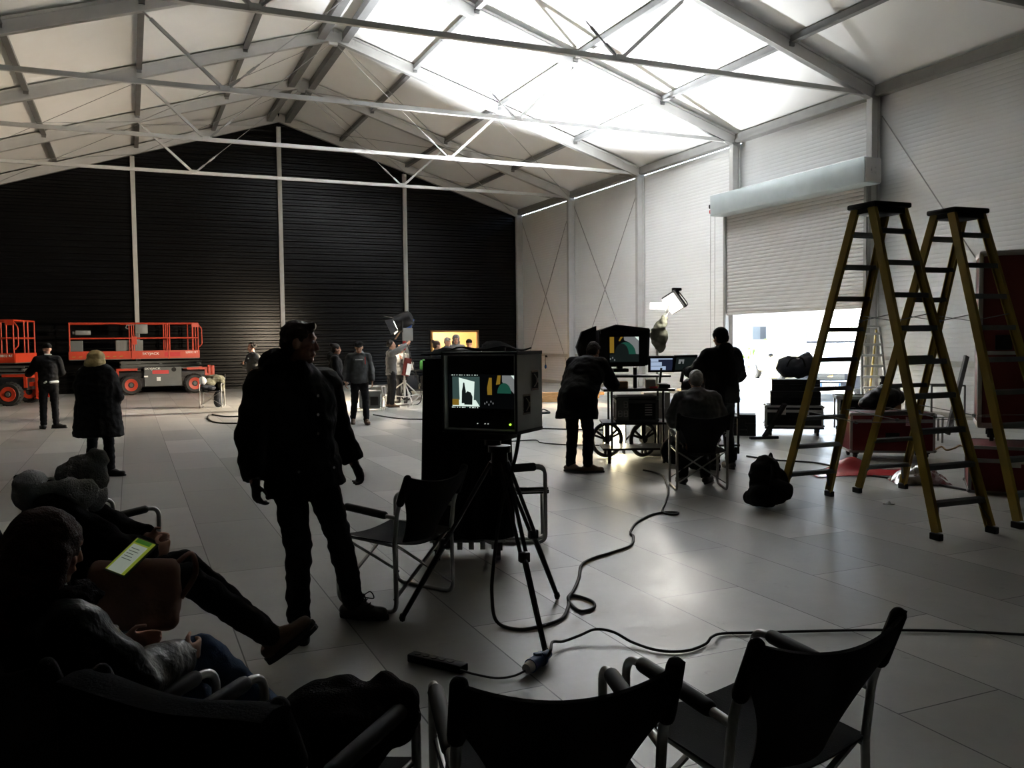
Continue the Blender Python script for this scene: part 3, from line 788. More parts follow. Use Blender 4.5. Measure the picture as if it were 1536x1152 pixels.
# ================================================================ CASES, STACKS AND SCRAPS ON THE RIGHT
def case(name, label, cat, loc, rz, size, body, edge=None, lid=.66, z0=0.0, latches=2, wheels=False, handle=True, group=None):
    sx, sy, sz = size
    c = thing(name, label, cat, (loc[0], loc[1], z0), rz, group)
    b0 = .10 if wheels else 0.0
    zl = b0+sz*lid
    m_ = MB(); m_.box((0, 0, (b0+zl)/2), (sx-.01, sy-.01, zl-b0-.004)); m_.build('body', body, c)
    m_ = MB(); m_.box((0, 0, (zl+b0+sz)/2), (sx-.01, sy-.01, b0+sz-zl-.004)); m_.build('lid', body, c)
    if edge is not None:
        e = MB(); w = .03
        for z in (b0+w/2, zl-.012, zl+.012, b0+sz-w/2):
            for s in (-1, 1):
                e.box((0, s*sy/2, z), (sx, .008, w if z in (b0+w/2, b0+sz-w/2) else .022)); e.box((s*sx/2, 0, z), (.008, sy, w if z in (b0+w/2, b0+sz-w/2) else .022))
        for a in (-1, 1):
            for b in (-1, 1):
                e.box((a*(sx/2-w/2), b*sy/2, b0+sz/2), (w, .008, sz)); e.box((a*sx/2, b*(sy/2-w/2), b0+sz/2), (.008, w, sz))
                for z in (b0+.025, b0+sz-.025): e.ell((a*sx/2, b*sy/2, z), .024, n=8)
        for s in (-1, 1): e.box((0, s*(sy/2-w/2), b0+sz), (sx, w, .008)); e.box((s*(sx/2-w/2), 0, b0+sz), (w, sy, .008))
        e.build('edge_trim', edge, c)
    for k in range(latches):
        x = (-.5+(k+.5)/latches)*sx*.8
        l = MB(); l.box((x, -sy/2-.004, zl), (.11, .012, .13), bev=.004); l.cyl((x, -sy/2-.01, zl+.02), (x, -sy/2-.02, zl+.02), .028, n=10)
        l.build('latch', M['chrome'] if edge is not None else M['blackplas'], c)
    if handle:
        h = MB(); h.box((0, -sy/2-.004, b0+sz*lid*.5), (.19, .01, .12), bev=.004); h.tube(fillet([(-.07, -sy/2-.01, b0+sz*lid*.5), (-.07, -sy/2-.035, b0+sz*lid*.5), (.07, -sy/2-.035, b0+sz*lid*.5), (.07, -sy/2-.01, b0+sz*lid*.5)], .015, 3), .01, 8)
        h.build('handle', M['blackplas'], c)
    if wheels:
        for a in (-1, 1):
            for b in (-1, 1):
                w_ = MB(); x, y = a*(sx/2-.09), b*(sy/2-.09)
                w_.box((x, y, .088), (.08, .08, .02)); w_.box((x-.026, y+.01, .06), (.006, .05, .05)); w_.box((x+.026, y+.01, .06), (.006, .05, .05)); w_.cyl((x-.018, y+.02, .042), (x+.018, y+.02, .042), .042, n=14)
                w_.build('caster', M['rubber'], c)
    return c
A1 = gp(1334, 700)
case('flight_case', 'dark red flight case on the floor between the yellow ladders', 'case', (9.98, 9.32), face(.52, .85), (1.14, .58, .56), M['redcase'], M['alu_dark'], .80, 0, 2, True)
case('flight_case', 'low red flight case at the right edge under the tall red cabinet', 'case', (9.31, 6.50), face(.75, .66), (1.5, .85, .52), M['redcase'], M['alu_dark'], .70, 0, 2, False)
# tall red road cabinet standing on it
tc_ = thing('road_cabinet', 'tall dark red road cabinet towering at the right edge', 'cabinet', (9.60, 6.72, .522), face(.75, .66))
MB().box((0, 0, 1.17), (1.35, .62, 2.0), bev=.06).build('body', M['maroon'], tc_, 40)
e = MB()
for z in (.19, 2.15): e.box((0, 0, z), (1.37, .64, .07), bev=.03)
for a in (-1, 1):
    e.box((a*.655, -.305, 1.17), (.05, .03, 1.95), bev=.008); e.box((a*.655, .305, 1.17), (.05, .03, 1.95), bev=.008)
e.box((0, -.313, 1.02), (1.34, .02, .04))
e.build('edge_trim', M['alu'], tc_, 40)
for z in (.98,):
    MB().box((-.42, -.315, z+.16), (.17, .02, .17), bev=.01).build('recessed_handle', M['blackplas'], tc_)
MB().box((.2, -.318, 1.95), (.25, .012, .16)).build('blank_label', M['lightgrey'], tc_)
for a in (-1, 1):
    for b in (-1, 1):
        w_ = MB(); w_.box((a*.52, b*.2, .14), (.1, .1, .03)); w_.cyl((a*.52-.02, b*.2, .055), (a*.52+.02, b*.2, .055), .055, n=14); w_.box((a*.52, b*.2, .09), (.07, .03, .1)); w_.build('caster', M['rubber'], tc_)
o = MB().box((0, 0, .09), (.3, .2, .17), bev=.03).build('black_pouch', M['blackfab']); o.location = (9.05, 6.36, .524); o.rotation_euler = (0, 0, .3); tag(o, 'small black pouch on the low red case under the cabinet', 'pouch')
# red film sheet, silver foil, small scraps
def sheet(u, v):
    return ((u-.5)*1.35, (v-.5)*.5, .012+.06*max(0, noise.noise(V((u*3.1, v*2.2, 1))))*math.sin(PI*u)+.16*math.exp(-((u-.42)**2*30+(v-.7)**2*6)))
o = MB().grid(sheet, 26, 10, .006).build('red_plastic_sheet', M['redfilm'], None, 30); o.location = (8.5, 8.32, .0); o.rotation_euler = (0, 0, face(.36, .93)); tag(o, 'crumpled red plastic sheet on the floor between the ladders', 'sheet')
def foil(u, v):
    s = math.sin(PI*u)*math.sin(PI*v)
    return ((u-.5)*.62, (v-.5)*.42, .012+.17*s**.6*(1+.5*noise.noise(V((u*7, v*7, 3))))+.03*noise.noise(V((u*15, v*12, 1)))*s)
o = MB().grid(foil, 30, 22, .004).build('foil_bundle', M['foil'], None, 25); o.location = (8.55, 7.5, .0); o.rotation_euler = (0, 0, face(.5, .86)); tag(o, 'crumpled silver foil bundle beside the low red case', 'foil')
o = MB().grid(lambda u, v: ((u-.5)*.1, (v-.5)*.07, .012+.02*math.sin(u*5)*math.sin(v*4)), 6, 5, .003).build('paper_scrap', M['paper']); o.location = gp(1333, 757); tag(o, 'scrap of white paper on the floor under the ladders', 'scrap')
def blob(name, label, cat, m_, parts, vox=.02, wr=.012, wf=7, loc=(0, 0, 0), rz=0, top=True):
    b = MB()
    for (c_, r_) in parts: b.ell(c_, r_, n=14)
    o = b.remesh(name, m_, None, vox, 4, wr, wf); o.location = loc; o.rotation_euler = (0, 0, rz)
    if top: tag(o, label, cat)
    return o
def floorbag(name, label, cat, m_, parts, **k):
    o = blob(name, label, cat, m_, parts, **k)


    lo = min(v.co.z for v in o.data.vertices); o.location.z = k.get('loc', (0, 0, 0))[2]-lo+.002
    return o
floorbag('plastic_sack', 'shiny black plastic sack lying on the red flight case', 'sack', M['leather'], [((0, 0, .16), (.34, .22, .17)), ((.12, .05, .24), (.2, .16, .12)), ((-.25, 0, .1), (.2, .16, .1))], loc=(9.98, 9.36, .675), wr=.025)
o = floorbag('cable_bag', 'small dark bag lying against the white wall behind the ladders', 'bag', M['blackfab'], [((0, 0, .1), (.3, .18, .11)), ((.3, .02, .06), (.2, .12, .06))], loc=(13.7, 12.3, 0), wr=.02)
# rucksack at the ladder's foot
rs = thing('rucksack', 'dark rucksack slumped on the floor at the ladder foot', 'rucksack', (5.98, 7.15, 0), .35)
b = MB(); b.ell((0, 0, .25), (.19, .17, .27), n=14); b.ell((.10, -.02, .2), (.17, .17, .2), n=14); b.ell((-.13, -.05, .12), (.18, .16, .12), n=14); b.ell((.05, .02, .42), (.13, .1, .09), n=12); b.box((0, 0, .08), (.42, .34, .16), bev=.07)
o = b.remesh('bag_body', M['blackfab'], rs, .016, 4, .018, 8); o.location.z = -min(v.co.z for v in o.data.vertices)+.002
MB().cap((-.1, -.17, .22), (.12, -.19, .16), .10, .09, (0, 0, 1), .5).build('front_pocket', M['blackfab'], rs, 60)
MB().tube(smoothline([(-.12, -.14, .46), (-.22, -.2, .36), (-.26, -.18, .16), (-.18, -.12, .04)], 5), .014, 8).build('shoulder_strap', M['blackfab'], rs, 60)
MB().tube(smoothline([(.02, -.02, .5), (.05, -.03, .55), (.1, -.02, .5)], 4), .01, 8).build('grab_loop', M['blackfab'], rs, 60)

# black case stack left of the ladder
base = gp(1190, 640)
bx, by = 10.95, 12.35
fz = face(.62, .78)
fl = thing('case_dolly', 'low wheeled dolly framed in aluminium under the black case stack', 'dolly', (bx, by, 0), fz)
m_ = MB()
m_.box((0, 0, .14), (1.0, .7, .03))
m_.build('deck', M['blackmet'], fl)
for a in (-1, 1):
    for b in (-1, 1):
        w_ = MB(); w_.cyl((a*.4-.02, b*.26, .055), (a*.4+.02, b*.26, .055), .055, n=12); w_.box((a*.4, b*.26, .1), (.06, .05, .06)); w_.build('caster', M['rubber'], fl)
case('flight_case', 'black flight case with pale aluminium edges, bottom of the stack', 'case', (bx, by), fz, (.98, .66, .38), M['blackplas'], M['alu'], .75, .157, 2)
case('equipment_case', 'black equipment case, middle of the stack by the door', 'case', (bx+.05, by+.02), fz, (.86, .56, .24), M['blackplas'], None, .6, .542, 2)
case('equipment_case', 'black equipment case directly under the dark holdall', 'case', (bx+.06, by+.02), fz, (.82, .52, .21), M['blackplas'], None, .6, .786, 2)
hd = thing('holdall', 'dark blue holdall heaped on top of the black case stack', 'bag', (bx+.06, by, 1.0), fz)
b = MB(); b.ell((0, 0, .19), (.36, .22, .2), n=16); b.ell((-.14, -.02, .2), (.2, .2, .2), n=14); b.ell((.17, 0, .25), (.17, .19, .2), n=14); b.ell((.2, .02, .42), (.05, .1, .05), n=10)
o = b.remesh('bag_body', M['navy'], hd, .018, 3, .02, 8); o.location.z = -min(v.co.z for v in o.data.vertices)+.002
MB().tube(smoothline([(-.18, -.2, .2), (-.1, -.25, .36), (.08, -.25, .38), (.15, -.21, .22)], 5), .014, 8).build('handle', M['blackfab'], hd, 60)
MB().ell((.02, -.17, .375), (.03, .02, .02)).build('buckle', M['white'], hd, 60)
case('equipment_case', 'small black case on the floor left of the case stack', 'case', (bx-.86, by+.35), fz, (.48, .4, .38), M['blackplas'], None, .6, 0, 1)
# lower trolley loaded with cases to the right of the stack
tx, ty = 11.95, 11.55
tl = thing('cart', 'flat equipment cart with shelf of lamps right of the case stack', 'cart', (tx, ty, 0), fz)
for z in (.30, .67):
    m_ = MB(); m_.box((0, 0, z), (1.15, .62, .03)); 
    for s in (-1, 1): m_.box((0, s*.31, z+.02), (1.15, .02, .05)); m_.box((s*.575, 0, z+.02), (.02, .62, .05))
    m_.build('shelf', M['alu_dark'], tl)
for a in (-1, 1):
    for b in (-1, 1):
        MB().beam((a*.55, b*.29, .1), (a*.55, b*.29, .70), .03, .03).build('upright', M['alu'], tl)
        w_ = MB(); w_.cyl((a*.5-.02, b*.26, .065), (a*.5+.02, b*.26, .065), .065, n=14); w_.box((a*.5, b*.26, .11), (.06, .05, .06)); w_.build('caster', M['rubber'], tl)
case('equipment_case', 'black case on the lower shelf of the flat equipment cart', 'case', (tx-.156, ty+.124), fz, (.62, .45, .32), M['blackplas'], None, .6, .317, 1)
case('equipment_case', 'brown topped box on the cart shelf beside the ladder rail', 'box', (tx+.257, ty-.205), fz, (.34, .4, .26), M['tan'], None, .7, .317, 0, False, False)
o = MB(); o.cyl((.40, 0, .05), (.40, 0, .17), .10, .10, 16); o.box((.40, 0, .03), (.2, .2, .06), bev=.02); o = o.build('fresnel_lamp', M['blackmet'], None, 40); o.location = (tx, ty, .706); o.rotation_euler = (0, 0, fz); tag(o, 'round black lamp head lying on the flat cart top', 'lamp')
def tripod(name, label, cat, loc, rz, hh, spread, m_, head=True, r=.014):
    c = thing(name, label, cat, loc, rz)
    for k in range(3):
        a = 2*PI*k/3+PI/6; d = V((math.cos(a), math.sin(a), 0))
        t0, t1 = V((0, 0, hh))+d*.05, d*spread+V((0, 0, .03)); md = t0.lerp(t1, .52)
        l = MB(); sd = V((-d.y, d.x, 0))*.022
        l.cyl(t0+sd, md+sd*.8, r*.8, n=8); l.cyl(t0-sd, md-sd*.8, r*.8, n=8); l.cyl(md, t1, r*1.2, r, 8); l.box(md, (.06, .05, .06), bev=.008)
        leg = l.build('leg', m_, c, 40)
        MB().ell(t1+V((0, 0, 0)), (.022, .022, .03), n=8).build('foot', M['rubber'], leg)
    h = MB(); h.cyl((0, 0, hh-.08), (0, 0, hh+.06), .055, .05, 14); h.cyl((0, 0, hh+.06), (0, 0, hh+.1), .07, .07, 14)
    h.build('crown', m_, c, 40)
    return c
tripod('camera_tripod', 'black camera tripod with folded legs behind the yellow ladder', 'tripod', (11.6, 10.9, 0), .4, .98, .22, M['blackmet'])
tt = thing('equipment_table', 'white low table behind the red flight case', 'table', (11.35, 10.85, 0), fz)
# the tripod stands on the floor; the low table is beside it
MB().box((.75, .1, .42), (.6, .4, .03)).build('top', M['white'], tt)
for a in (-1, 1):
    for b in (-1, 1): MB().beam((.75+a*.27, .1+b*.17, 0), (.75+a*.27, .1+b*.17, .41), .03, .03).build('leg', M['lightgrey'], tt)
# slanted black plank-like stand leg in front of the stack
sl_ = thing('tilted_stand', 'black folded stand leaning on the black case stack', 'stand', (0, 0, 0))
p0, p1 = gp(1146, 659), atd(1177, 606, 14.6)
MB().beam(p0+V((0, 0, .03)), p1, .09, .05).build('column', M['blackplas'], sl_)
m_ = MB(); m_.box(p0+V((0, 0, .03)), (.5, .09, .05), Matrix.Rotation(-.3, 3, 'Z'), .01); m_.build('base', M['blackmet'], sl_)
# thin metal table frame and leaning plank near the wall
tf = thing('table_frame', 'thin bare metal table frame near the white wall', 'table frame', (13.4, 11.25, 0), face(.5, .86))
for a in (-1, 1):
    for b in (-1, 1): MB().beam((a*.28, b*.25, 0), (a*.28, b*.25, .86), .028, .028).build('leg', M['purlin'], tf)
m_ = MB()
for s in (-1, 1): m_.beam((-.28, s*.25, .86), (.28, s*.25, .86), .028, .028); m_.beam((s*.28, -.25, .86), (s*.28, .25, .86), .028, .028)
m_.build('top_frame', M['purlin'], tf)
p0 = gp(1421, 654); p1 = CP+ray(1450, 534)*((p0-CP).dot(CF)+.15)
o = MB().beam(p0+V((0, 0, .03)), p1, .10, .04, (0, 1, 0)).build('plank', M['purlin']); tag(o, 'grey plank leaning against the bare table frame', 'plank')
# shelf-like white unit behind cabinet at the right edge
o = MB().grid(lambda u, v: ((u-.5)*.5, .02*math.sin(u*9)*(1-v), v*1.05+.012), 16, 10, .012).build('dust_sheet', M['lightgrey'], None, 50); o.location = (10.6, 6.2, .0); o.rotation_euler = (0, 0, face(.75, .66)); tag(o, 'pale sheet hanging at the far right edge beside the red cabinet', 'sheet')
# ================================================================ SCISSOR LIFTS
def lift(label, loc, rz, deck_label=True, full=True):
    c = thing('scissor_lift', label, 'scissor lift', loc, rz, 'orange scissor lifts')
    L = 3.0                                   # chassis length along local X, camera side is local -Y
    m_ = MB(); m_.box((0, 0, .62), (L, 1.3, .34), bev=.03); m_.box((0, -.2, .42), (L*.5, 1.1, .3)); m_.build('chassis', M['blackmet'], c)
    for s in (-1, 1):
        fr = MB()
        fr.beam((s*1.48, -.66, .88), (s*.82, -.66, .88), .05, .08); fr.box((s*1.46, -.66, .72), (.08, .06, .40)); fr.box((s*1.46, .66, .72), (.08, .06, .40))
        fr.beam((s*1.48, .66, .88), (s*.82, .66, .88), .05, .08); fr.box((s*1.46, 0, .84), (.06, 1.36, .08))
        fr.build('wheel_arch', M['orange'], c)
    b = MB(); b.box((0, -.70, .62), (1.24, .2, .68), bev=.02); bx_ = b.build('engine_cover', M['darkgrey'], c)
    MB().box((-.08, -.803, .78), (.54, .006, .13)).build('red_sticker', M['red'], bx_)
    m_ = MB()
    for x, z in ((-.56, .63), (-.15, .57), (-.15, .50)): m_.box((x, -.804, z), (.13, .006, .055))
    m_.build('white_stickers', M['paper'], bx_)
    MB().cyl((.36, -.80, .86), (.36, -.82, .86), .08, n=14).build('fuel_cap', M['blackplas'], bx_)
    text('maker_lettering', 'SKYJACK', .10, M['paper'], bx_, (-.34, -.806, .90), (PI/2, 0, 0), .002, sx=1.3)
    for x in (-1.05, 1.05):
        for y in (-.74, .74):
            w_ = MB(); w_.lathe([(.20, -.13), (.30, -.14), (.345, -.10), (.345, .10), (.30, .14), (.20, .13)], (x, y, .345), (0, 1, 0), 26)
            for k in range(22):
                a = 2*PI*k/22; w_.box((x+.345*math.cos(a), y, .345+.345*math.sin(a)), (.03, .24, .03), Matrix.Rotation(-a, 3, 'Y'))
            wh = w_.build('wheel', M['rubber'], c, 40)
            h_ = MB(); sg = -1 if y < 0 else 1
            h_.lathe([(.03, -.12), (.21, -.145), (.225, -.12), (.225, .12), (.21, .145), (.03, .12)], (x, y, .345), (0, 1, 0), 20); h_.build('rim', M['orange'], wh, 40)
            h2 = MB(); h2.cyl((x, y+sg*.10, .345), (x, y+sg*.165, .345), .07, .055, 12); h2.build('hub', M['darkgrey'], wh, 40)
    for s in (-1, 1):
        for y in (-.45, .45):
            o_ = MB(); o_.box((s*1.72, y, .66), (.12, .14, .62), bev=.02); o_.box((s*1.58, y, .62), (.3, .10, .12)); o_.box((s*1.72, y, .30), (.09, .09, .16)); o_.cyl((s*1.72, y, .18), (s*1.72, y, .22), .11, n=14)
            o_.build('outrigger', M['orange'], c, 40)
    s_ = MB()
    for k in range(5):
        z = .93+k*.055
        for y in (-.42, .42): s_.beam((-1.35, y, z), (1.35, y, z+.03*(1 if k % 2 else -1)), .05, .045)
    for x in (-1.3, 0, 1.3): s_.cyl((x, -.47, 1.05), (x, .47, 1.05), .03, n=8)
    s_.build('scissor_stack', M['darkgrey'], c)
    # platform, with the sliding extension deck at the far left
    PL0, PL1 = -2.95, 1.24
    d_ = MB(); d_.box(((PL0+PL1)/2, 0, 1.27), (PL1-PL0, 1.5, .06)); d_.build('deck', M['darkgrey'], c)
    t_ = MB()
    for y in (-.76, .76): t_.box(((PL0+PL1)/2, y, 1.40), (PL1-PL0, .03, .27))
    for x in (PL0, PL1): t_.box((x, 0, 1.40), (.03, 1.5, .27))
    t_.box((-.95, -.785, 1.39), (.10, .03, .30)); t_.box((.215, -.785, 1.39), (.05, .03, .29))
    toe = t_.build('toe_board', M['orange'], c)
    hz = MB()
    for k in range(8): hz.prism([(PL0+.08+k*.21, -.778, 1.34), (PL0+.18+k*.21, -.778, 1.34), (PL0+.21+k*.21, -.778, 1.37), (PL0+.11+k*.21, -.778, 1.37)], (0, .004, 0))
    hz.build('hazard_stripe', M['yellow'], toe)
    text('maker_lettering', 'SKYJACK', .115, M['paper'], toe, (-.38, -.779, 1.43), (PI/2, 0, 0), .002, sx=1.2)
    text('model_lettering', 'SJ8832 RT', .10, M['paper'], toe, (.98, -.779, 1.46), (PI/2, 0, 0), .002, sx=1.0)
    MB().box((.33, -.780, 1.40), (.52, .006, .15)).build('red_sticker', M['redfilm'], toe)
    g = MB()
    for y in (-.75, .75):
        for z in (2.50, 1.98): g.tube([(PL0+.02, y, z), (PL1-.02, y, z)], .026, 8)
        for x in (PL0+.03, -.98, -.91, .18, .25, PL1-.22, PL1-.03): g.tube([(x, y, 1.3), (x, y, 2.5)], .024, 8)
    for x in (PL0+.03, PL1-.03):
        for z in (2.50, 1.98): g.tube([(x, -.75, z), (x, .75, z)], .026, 8)
        for y in (0,): g.tube([(x, y, 1.3), (x, y, 2.5)], .022, 8)
    g.box((PL1-.12, -.76, 2.43), (.24, .04, .14)); g.box((-.90, -.76, 1.90), (.16, .04, .28))
    g.tube(fillet([(PL1+.0, -.75, 2.44), (PL1+.10, -.75, 2.3), (PL1+.10, -.75, 1.75), (PL1, -.75, 1.65)], .05), .02, 8)
    g.build('guardrail', M['orange'], c, 50)
    k_ = MB(); k_.box((-.66, -.80, 2.30), (.40, .08, .33), bev=.015); k_.tube(fillet([(-.88, -.8, 2.44), (-1.12, -.8, 2.44), (-1.17, -.8, 2.34), (-1.07, -.8, 2.3)], .04), .015, 6); k_.build('control_panel', M['grey'], c, 40)
    k_ = MB(); k_.box((-2.5, -.5, 2.18), (.48, .2, .16), bev=.02); k_.cyl((-2.82, -.5, 2.18), (-2.7, -.5, 2.18), .05, n=10); k_.build('work_light', M['grey'], c, 40)
    MB().box((-2.72, -.58, 1.72), (.42, .16, .38), bev=.02).build('socket_box', M['darkgrey'], c)
    return c
liftA = lift('orange scissor lift parked before the black gable, complete in view', (1.02, 34.0, 0), .05)
lb_ = dup(liftA, (-4.05, 30.2, 0), -.28, 'orange scissor lift cut off by the left edge of the hall view')
for (x, w, lab) in ((-.80, .38, 'grey metal crate on the lift platform behind the upright rail'), (-1.28, .42, 'grey ribbed crate on the lift platform, left one of the pair')):
    cr = MB(); cr.box((0, 0, .31), (w, .5, .60), bev=.015)
    for k in range(4): cr.box((-w*.36+k*w*.24, -.256, .31), (.02, .02, .56))
    cr.box((0, -.256, .5), (w, .02, .03))
    o = cr.build('metal_crate', M['grey']); R_ = Matrix.Rotation(.05, 3, 'Z'); o.location = V((1.02, 34.0, 1.302))+R_ @ V((x, -.3, 0)); o.rotation_euler = (0, 0, .05); tag(o, lab, 'crate')

# ================================================================ THE BOXED MONITOR ON ITS TRIPOD
mx_, my_ = 2.04, 4.86
tp = tripod('monitor_tripod', 'black tripod carrying the boxed monitor in the middle of the floor', 'tripod', (mx_, my_, 0), 0, 1.005, .62, M['blackmet'], r=.016)
mf = face(.766, .643)                # its back points away from the viewer
mon = thing('boxed_monitor', 'monitor built into a metal flight box, split picture glowing on its screen', 'monitor', (1.985, 4.83, 1.205), mf)
bw, bh, bdp = .50, .47, .34
m_ = MB()
m_.box((0, 0, .01), (bw, bdp, .02)); m_.box((0, 0, bh-.01), (bw, bdp, .02)); m_.box((-bw/2+.01, 0, bh/2), (.02, bdp, bh)); m_.box((bw/2-.01, 0, bh/2), (.02, bdp, bh)); m_.box((0, bdp/2-.01, bh/2), (bw, .02, bh))
m_.build('box_shell', M['boxmetal'], mon)
e = MB()
for z in (.006, bh-.006):
    e.box((0, -bdp/2, z), (bw, .012, .012)); e.box((bw/2, 0, z), (.006, bdp, .02)); e.box((-bw/2, 0, z), (.006, bdp, .02))
for x in (-bw/2+.006, bw/2-.006): e.box((x, -bdp/2, bh/2), (.012, .012, bh))
e.build('box_edge', M['blackmet'], mon)
fp = MB(); fp.box((0, -bdp/2+.05, bh/2), (bw-.045, .02, bh-.045)); fp.build('front_panel', M['blackplas'], mon)
# recessed latches on the right-hand side of the box
for (yy, zz) in ((.06, .30), (-.055, .165)):
    l = MB(); x = bw/2
    l.box((x+.003, yy, zz), (.006, .10, .12), bev=.002)
    lt = l.build('latch_dish', M['chrome'], mon)
    q = MB(); q.box((x+.007, yy, zz), (.004, .075, .095)); q.build('latch_well', M['blackplas'], lt)
    q = MB(); q.beam((x+.012, yy-.03, zz-.035), (x+.012, yy+.02, zz), .012, .008); q.beam((x+.012, yy+.02, zz), (x+.012, yy-.03, zz+.035), .012, .008); q.cyl((x+.008, yy+.005, zz), (x+.02, yy+.005, zz), .014, n=10); q.build('latch_bow', M['chrome'], lt)
M['s_black'] = emit('screen_black', (.01, .012, .014), .12, (.004, .004, .005))
M['s_white'] = emit('screen_white', (.72, .86, .78), 1.0, (.02, .02, .02))
M['s_teal'] = emit('screen_teal', (.07, .13, .12), .5, (.02, .02, .02))
M['s_yel'] = emit('screen_yellow', (.70, .42, .05), .28, (.02, .02, .02))
M['s_green'] = emit('screen_green', (.03, .18, .12), .32, (.02, .02, .02))
M['s_dark'] = emit('screen_dark', (.02, .03, .028), .3, (.004, .004, .004))
M['s_grey'] = emit('screen_grey', (.5, .53, .53), .32, (.02, .02, .02))
M['s_led'] = emit('led_green', (.45, .9, .05), 1.6)
M['s_led2'] = emit('led_white', (.7, .75, .7), .5)
M['s_red'] = emit('led_red', (1, .05, .08), 1.5)
M['s_blue'] = emit('screen_pale_blue', (.55, .70, .95), .62, (.02, .02, .02))
M['s_navy'] = emit('screen_navy', (.03, .04, .09), .4, (.01, .01, .01))
SC = [M[k] for k in ('s_black', 's_white', 's_teal', 's_yel', 's_green', 's_dark', 's_grey')]
def flat(mb, i, poly, y, w, h):     # flat picture patch, poly in 0..1 screen fractions
    mb.m(i).add([((a-.5)*w, y, (b-.5)*h) for a, b in poly], [tuple(range(len(poly)))])
def rect(a, b, c, d): return [(a, b), (c, b), (c, d), (a, d)]
def disc(cx, cy, rx, ry, a0=0, a1=2*PI, n=20): return [(cx+rx*math.cos(a0+(a1-a0)*k/n), cy+ry*math.sin(a0+(a1-a0)*k/n)) for k in range(n+(0 if a1-a0 > 6.2 else 1))]
s = MB(); y0 = -bdp/2+.038; w, h = bw-.05, .20
flat(s, 0, rect(0, 0, 1, 1), y0, w, h)
flat(s, 2, rect(.06, .05, .47, .93), y0-.001, w, h)
flat(s, 1, [(.17, .22), (.38, .22), (.395, .78), (.16, .90)], y0-.002, w, h)
flat(s, 1, [(.06, .05), (.47, .05), (.41, .24), (.13, .24), (.06, .12)], y0-.002, w, h)
flat(s, 3, rect(.06, .08, .16, .26), y0-.003, w, h)
flat(s, 5, [(.20, .14), (.26, .14), (.265, .5), (.25, .66), (.245, .75), (.225, .75), (.22, .64), (.205, .5)], y0-.003, w, h)
flat(s, 5, [(.24, .10), (.36, .10), (.365, .34), (.34, .46), (.29, .5), (.25, .42)], y0-.0035, w, h)
for k in range(11):
    flat(s, 1, rect(.05+k*.038, .965, .075+k*.038-(.012 if k % 3 else 0), .985), y0-.002, w, h)
    flat(s, 4 if k == 6 else 1, rect(.05+k*.038, .005, .078+k*.038-(.014 if k % 4 else 0), .03), y0-.002, w, h)
flat(s, 3, [(.585, .40), (.65, .40), (.65, .90), (.61, .90), (.58, .6)], y0-.002, w, h)
flat(s, 3, [(.71, .70), (.77, .72), (.78, .97), (.735, .97)], y0-.002, w, h)
flat(s, 6, [(.80, .97), (.99, .97), (.99, .40), (.90, .60), (.80, .78)], y0-.002, w, h)
flat(s, 1, [(.93, .97), (.99, .97), (.99, .82)], y0-.003, w, h)
flat(s, 4, disc(.83, .45, .10, .30, 0, PI), y0-.003, w, h)
for (a, b) in ((.54, .12), (.57, .16), (.60, .09), (.63, .18), (.66, .13)): flat(s, 6, rect(a, b, a+.012, b+.05), y0-.003, w, h)
scr = s.build('screen', SC, mon, fixn=False); scr.location = (0, 0, bh*.5+.005)
tag(scr, 'glowing split picture on a black screen')
for x, m2 in ((.185, 's_led'), (-.03, 's_led2'), (.02, 's_led2'), (.04, 's_led2')):
    MB().cyl((x, y0+.006, .05), (x, y0-.006, .05), .006 if m2 == 's_led' else .003, n=8).build('indicator_light', M[m2], mon)
hd_ = MB(); hd_.box((0, 0, -.03), (.26, .22, .04), bev=.01); hd_.cyl((0, 0, -.09), (0, 0, -.04), .05, n=14); hd_.build('mounting_plate', M['blackmet'], mon, 40)
# rolled black flag and cap lying on the monitor
fl_ = MB().grid(lambda u, v: ((u-.5)*.40, (v-.5)*.27, .016+.03*math.exp(-((u-.55)**2*12+(v-.5)**2*5))+.012*math.sin(u*9+v*4)), 16, 10, .008).build('black_cloth', M['blackdrape'], None, 50)
fl_.location = V((1.985, 4.83, 1.205+bh)); fl_.rotation_euler = (0, 0, mf); tag(fl_, 'folded black cloth lying on top of the boxed monitor', 'cloth')

# tall black draped cart behind
dcx, dcy = 2.50, 6.62
dc = thing('draped_cart', 'tall cart wholly draped in black cloth behind the boxed monitor', 'cart', (dcx, dcy, 0), face(.40, .916))
def drape(u, v):
    a = 2*PI*u; k = 8.0
    c_, s_ = math.cos(a), math.sin(a)
    r = 1/((abs(c_)**k+abs(s_)**k)**(1/k))
    fold = 1+.045*math.sin(a*17+1.5*math.sin(a*3))*(1-v)
    return (.335*c_*r*fold*(1+.08*(1-v)), .30*s_*r*fold*(1+.08*(1-v)), .19+1.40*v)
MB().grid(lambda u, v: drape(1-u, v), 90, 14, .006).build('drape', M['blackdrape'], dc, 60)
tp_ = MB(); tp_.grid(lambda u, v: ((u-.5)*.62, (v-.5)*.56, 1.60+.02*math.sin(u*7)*math.sin(v*6)), 14, 12, .012)
tp_.build('top_cover', M['blackdrape'], dc, 50)
for a in (-1, 1):
    for b in (-1, 1):
        w_ = MB(); w_.cyl((a*.24-.02, b*.2, .06), (a*.24+.02, b*.2, .06), .06, n=14); w_.box((a*.24, b*.2, .12), (.07, .06, .08)); w_.build('caster', M['rubber'], dc)
bs = MB(); bs.box((0, 0, .17), (.6, .5, .04))
for k in range(6): bs.box((-.24+k*.09, -.26, .13), (.04, .03, .06))
bs.build('base_frame', M['lightgrey'], dc)
